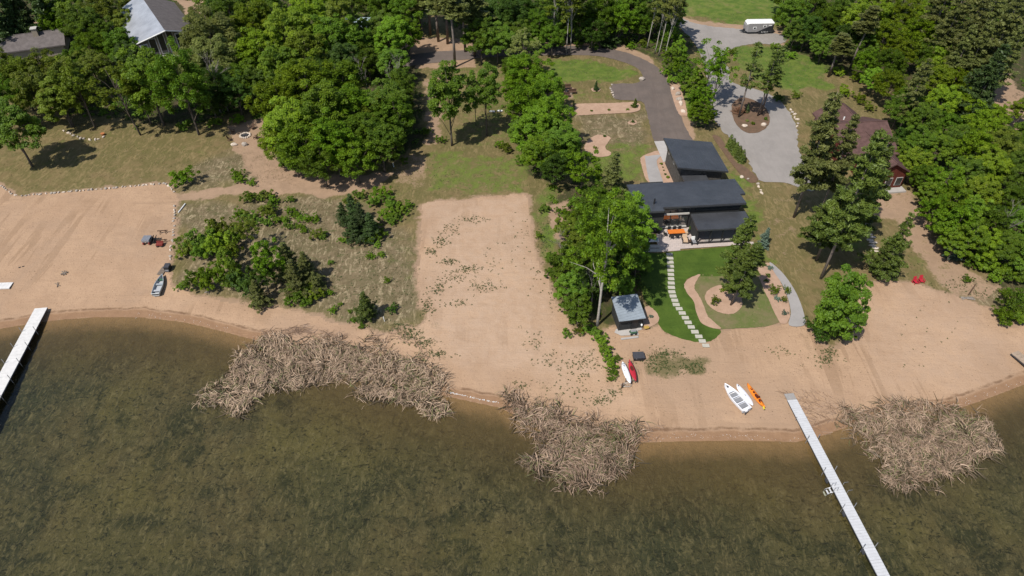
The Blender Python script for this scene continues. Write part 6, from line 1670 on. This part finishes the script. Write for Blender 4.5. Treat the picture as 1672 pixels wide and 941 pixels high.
landm = ((S > 1.5) & (BD < .2)).astype(np.float32)
CLEAR = []
for nm in ('driveway', 'gravel_road', 'mulch_bed', 'lawn', 'gravel_border', 'gravel_bed', 'gravel_path', 'walkway', 'patio', 'shed_terrace'):
    for o_ in [o for o in scene.objects if o.name.split('.')[0] == nm]:
        co_ = np.array([v.co[:2] for v in o_.data.vertices]); c0 = co_.mean(0)
        bm = bmesh.new(); bm.from_mesh(o_.data); be = [e for e in bm.edges if e.is_boundary]
        nxt = {}
        for e in be: nxt.setdefault(e.verts[0].index, []).append(e.verts[1].index); nxt.setdefault(e.verts[1].index, []).append(e.verts[0].index)
        s0 = be[0].verts[0].index; loop = [s0]; prev = None
        while True:
            c = [k for k in nxt[loop[-1]] if k != prev and (k not in loop[1:] or k == s0)]
            if not c or c[0] == s0 and len(loop) > 2: break
            prev = loop[-1]; loop.append(c[0])
        CLEAR.append((nm, co_[loop])); bm.free()
CLEAR.append(('house', np.array([hw(*p_, 0)[:2] for p_ in ((-3.5, -1), (12.6, -4), (13, 18.3), (4.7, 18.3), (4.7, 8.4), (-3.5, 8.4))])))
ground_blades('straw', 230000, lambda i, j: landm[i, j] * np.clip(.10 + .8 * zd[i, j] + .1 * (1 - zf[i, j]) - zs[i, j] * .6, 0, 1), 'straw', (.2, .6), (.012, .03), 'dry straw lying over the meadow and lawns', 'dry grass', 21, .25, (.35, .25))
ground_blades('grass', 300000, lambda i, j: landm[i, j] * np.clip(.08 + .7 * zl[i, j] + .14 * zd[i, j] - zs[i, j], 0, 1), 'meadow', (.12, .36), (.012, .026), 'rough grass over the lawns and meadow', 'grass', 31, .9, (.32, .2))

# low weeds on the bare sand and in the meadow
r = np.random.default_rng(8)
WD = [(770, 358, 20, 5, 50), (735, 375, 12, 10, 40), (718, 395, 12, 8, 55), (705, 412, 10, 6, 45), (735, 428, 14, 5, 60), (765, 440, 18, 6, 80), (740, 455, 22, 8, 55), (790, 468, 24, 8, 70), (715, 470, 14, 10, 50), (700, 500, 10, 14, 70), (745, 495, 20, 8, 35), (810, 430, 30, 25, 30), (850, 380, 14, 30, 25), (880, 460, 14, 30, 25),
      (668, 545, 18, 10, 90), (690, 560, 20, 8, 80), (650, 535, 14, 8, 50), (715, 578, 18, 5, 60), (960, 590, 36, 16, 90), (940, 610, 30, 14, 50), (930, 640, 40, 14, 40), (980, 655, 20, 8, 60), (1085, 580, 24, 10, 120), (1130, 600, 24, 10, 110), (1080, 600, 20, 8, 60), (1060, 590, 12, 10, 40), (1345, 590, 20, 10, 60), (1280, 575, 30, 14, 25), (1355, 575, 12, 8, 50),
      (1000, 640, 14, 8, 30), (870, 555, 20, 14, 30), (900, 590, 24, 14, 36), (1500, 560, 60, 50, 20), (860, 630, 20, 6, 25), (600, 430, 40, 40, 60), (560, 470, 50, 30, 60), (480, 360, 50, 24, 50), (640, 480, 40, 40, 40), (1560, 465, 30, 12, 50), (1600, 478, 24, 10, 40), (1480, 430, 30, 24, 40), (890, 390, 12, 40, 90), (905, 460, 8, 40, 60), (720, 290, 40, 16, 30)]
C = []; SZ = []
for cx, cy, sx, sy, n in WD:
    for _ in range(n):
        p_ = at(cx + r.normal() * sx * .6, cy + r.normal() * sy * .6); C.append(p_); SZ.append(min(.5, r.lognormal(-2.15, .55)) * (1.4 if r.random() < .15 else 1))
C = np.array(C); SZ = np.array(SZ); k = 9
e = unit(r.normal(size=(len(C), k, 3)) * np.array([1, 1, .5]) + np.array([0, 0, .4]))
P = (C[:, None] + e * SZ[:, None, None] * r.uniform(.3, 1, (len(C), k, 1))).reshape(-1, 3); P[:, 2] += .03
V, F = leaf_quads(P, unit(r.normal(size=P.shape) * .5 + np.array([0, 0, .7])), .075, .4, r)
tag(link('weeds', npmesh('weeds', V, F, M['weed'], np.repeat(np.clip(r.normal(.45, .25, len(P)), 0, 1), 4))), 'small dark weeds dotted over the bare sand', 'weeds', kind='stuff')

# undergrowth below the wood
r = np.random.default_rng(9); C = []
x = r.uniform(-128, 128, 60000); y = r.uniform(60, 184, 60000)
ix = np.clip(np.searchsorted(gx, x), 0, len(gx) - 1); iy = np.clip(np.searchsorted(gy, y), 0, len(gy) - 1)
m = r.random(60000) < zf[iy, ix] * .22 * np.clip(.6 + 1.3 * vnoise(x, y, 7, 61), 0, 1.5) * (zs[iy, ix] < .3)
for o_, Pp in CLEAR: m &= ~inside(Pp, x, y)
for ux, uy, ur in ((58.5, 101, 8.5), (-76, 145, 11), (-101, 144, 9), (-33, 150.5, 5)): m &= np.hypot(x - ux, y - uy) > ur
C = np.stack([x[m], y[m], Z[iy[m], ix[m]]], -1); k = 26; n = len(C)
SZ = r.uniform(.4, 1.1, n)
e = unit(r.normal(size=(n, k, 3)) + np.array([0, 0, .3])); e[..., 2] = np.abs(e[..., 2])
P = (C[:, None] + e * SZ[:, None, None] * np.array([1, 1, .8]) * r.uniform(.5, 1, (n, k, 1))).reshape(-1, 3)
V, F = leaf_quads(P, unit(e.reshape(-1, 3) * .4 + r.normal(size=P.shape) * .4 + np.array([0, 0, .6])), .19, .6, r)
T = np.repeat(np.clip(r.normal(.45, .22, n), 0, 1), k)
tag(link('undergrowth', npmesh('undergrowth', V, F, M['leaf_mid'], np.repeat(T, 4))), 'green undergrowth beneath the wood', 'undergrowth', kind='stuff')

# line of foam and shells where the lake meets the strand
r = np.random.default_rng(12); P = []
for x0, x1, n, off in ((735, 815, 100, .55), (1060, 1240, 60, .5), (1240, 1310, 12, .3), (200, 420, 40, .45), (1560, 1672, 26, .6)):
    for _ in range(n):
        fx = r.uniform(x0, x1); a_ = flat(fx, np.interp(fx, [p_[0] for p_ in SHORE_PX], [p_[1] for p_ in SHORE_PX]) , 0)
        P.append((a_[0], a_[1] + off + r.normal() * (.05 if n > 90 else .22)))
P = np.array(P); n = len(P)
V, F = leaf_quads(np.stack([P[:, 0], P[:, 1], hgt(P[:, 0], P[:, 1]) + .035], -1), unit(r.normal(size=(n, 3)) * .08 + np.array([0, 0, 1])), np.where(np.arange(n) < 100, .075, .05), .4, r)
tag(link('shells', npmesh('shells', V, F, M['white'])), 'white line of foam and shells along the strand', 'shells', kind='stuff')
# ---------------------------------------------------------------- labels of the planted things
from collections import defaultdict
grp = defaultdict(list)
for o, region, words, cx, cy, cat, g, lab in PLACED: grp[(region, words)].append((cx, cy, o, cat, g, lab))


def plural(w):
    h, *r = w.split(' with '); 
    for sp_ in (' by ', ' in ', ' down '):
        if sp_ in h: a, b_ = h.split(sp_, 1); h = a; r = [b_] + r
    return h + ('es' if h.endswith(('sh', 'ch')) else 's')


for (region, words), L_ in grp.items():
    L_.sort(key=lambda t: (t[0], t[1])); n = len(L_)
    for i, (cx, cy, o, cat, g, lab) in enumerate(L_):
        if n == 1: pre = words
        else:
            pos = 'leftmost' if i == 0 else 'rightmost' if i == n - 1 else ('middle one' if n == 3 else (ORD[i + 1] + ' from left' if i < n / 2 else ORD[n - i] + ' from right'))
            pre = pos + ' of the ' + plural(words)
        tag(o, lab or (pre + ' ' + region), cat, g or (plural(words) + ' ' + region if n > 1 else None))

# ---------------------------------------------------------------- light, sky, camera
AZ = math.radians(48); EL = math.radians(55)
d = Vector((math.cos(AZ) * math.cos(EL), math.sin(AZ) * math.cos(EL), -math.sin(EL)))
sl = bpy.data.lights.new('sun', 'SUN'); sl.energy = 4.7; sl.angle = math.radians(.55); sl.color = (1, .955, .89)
so = bpy.data.objects.new('sun', sl); COL.objects.link(so); so.rotation_euler = d.to_track_quat('-Z', 'Y').to_euler(); so.location = (-60, -60, 120)
w = bpy.data.worlds.new('World'); scene.world = w; w.use_nodes = True
nt = w.node_tree; bg = nt.nodes['Background']
sky = nt.nodes.new('ShaderNodeTexSky'); sky.sky_type = 'NISHITA'; sky.sun_disc = False; sky.sun_elevation = EL; sky.sun_rotation = math.radians(222); sky.altitude = 200
nt.links.new(sky.outputs[0], bg.inputs[0]); bg.inputs[1].default_value = .112
cam = bpy.data.cameras.new('camera'); cam.lens = 24; cam.sensor_width = 36; cam.clip_end = 3000; cam.clip_start = .5
co = bpy.data.objects.new('camera', cam); COL.objects.link(co); co.location = (0, 0, CAM_H); co.rotation_euler = (math.radians(90) - PITCH, 0, 0)
scene.camera = co
vs = scene.view_settings; vs.view_transform = 'Standard'; vs.look = 'None'; vs.gamma = 1; vs.exposure = .38; vs.use_curve_mapping = False
scene.cycles.max_bounces = 6; scene.cycles.transparent_max_bounces = 12; scene.cycles.use_denoising = True
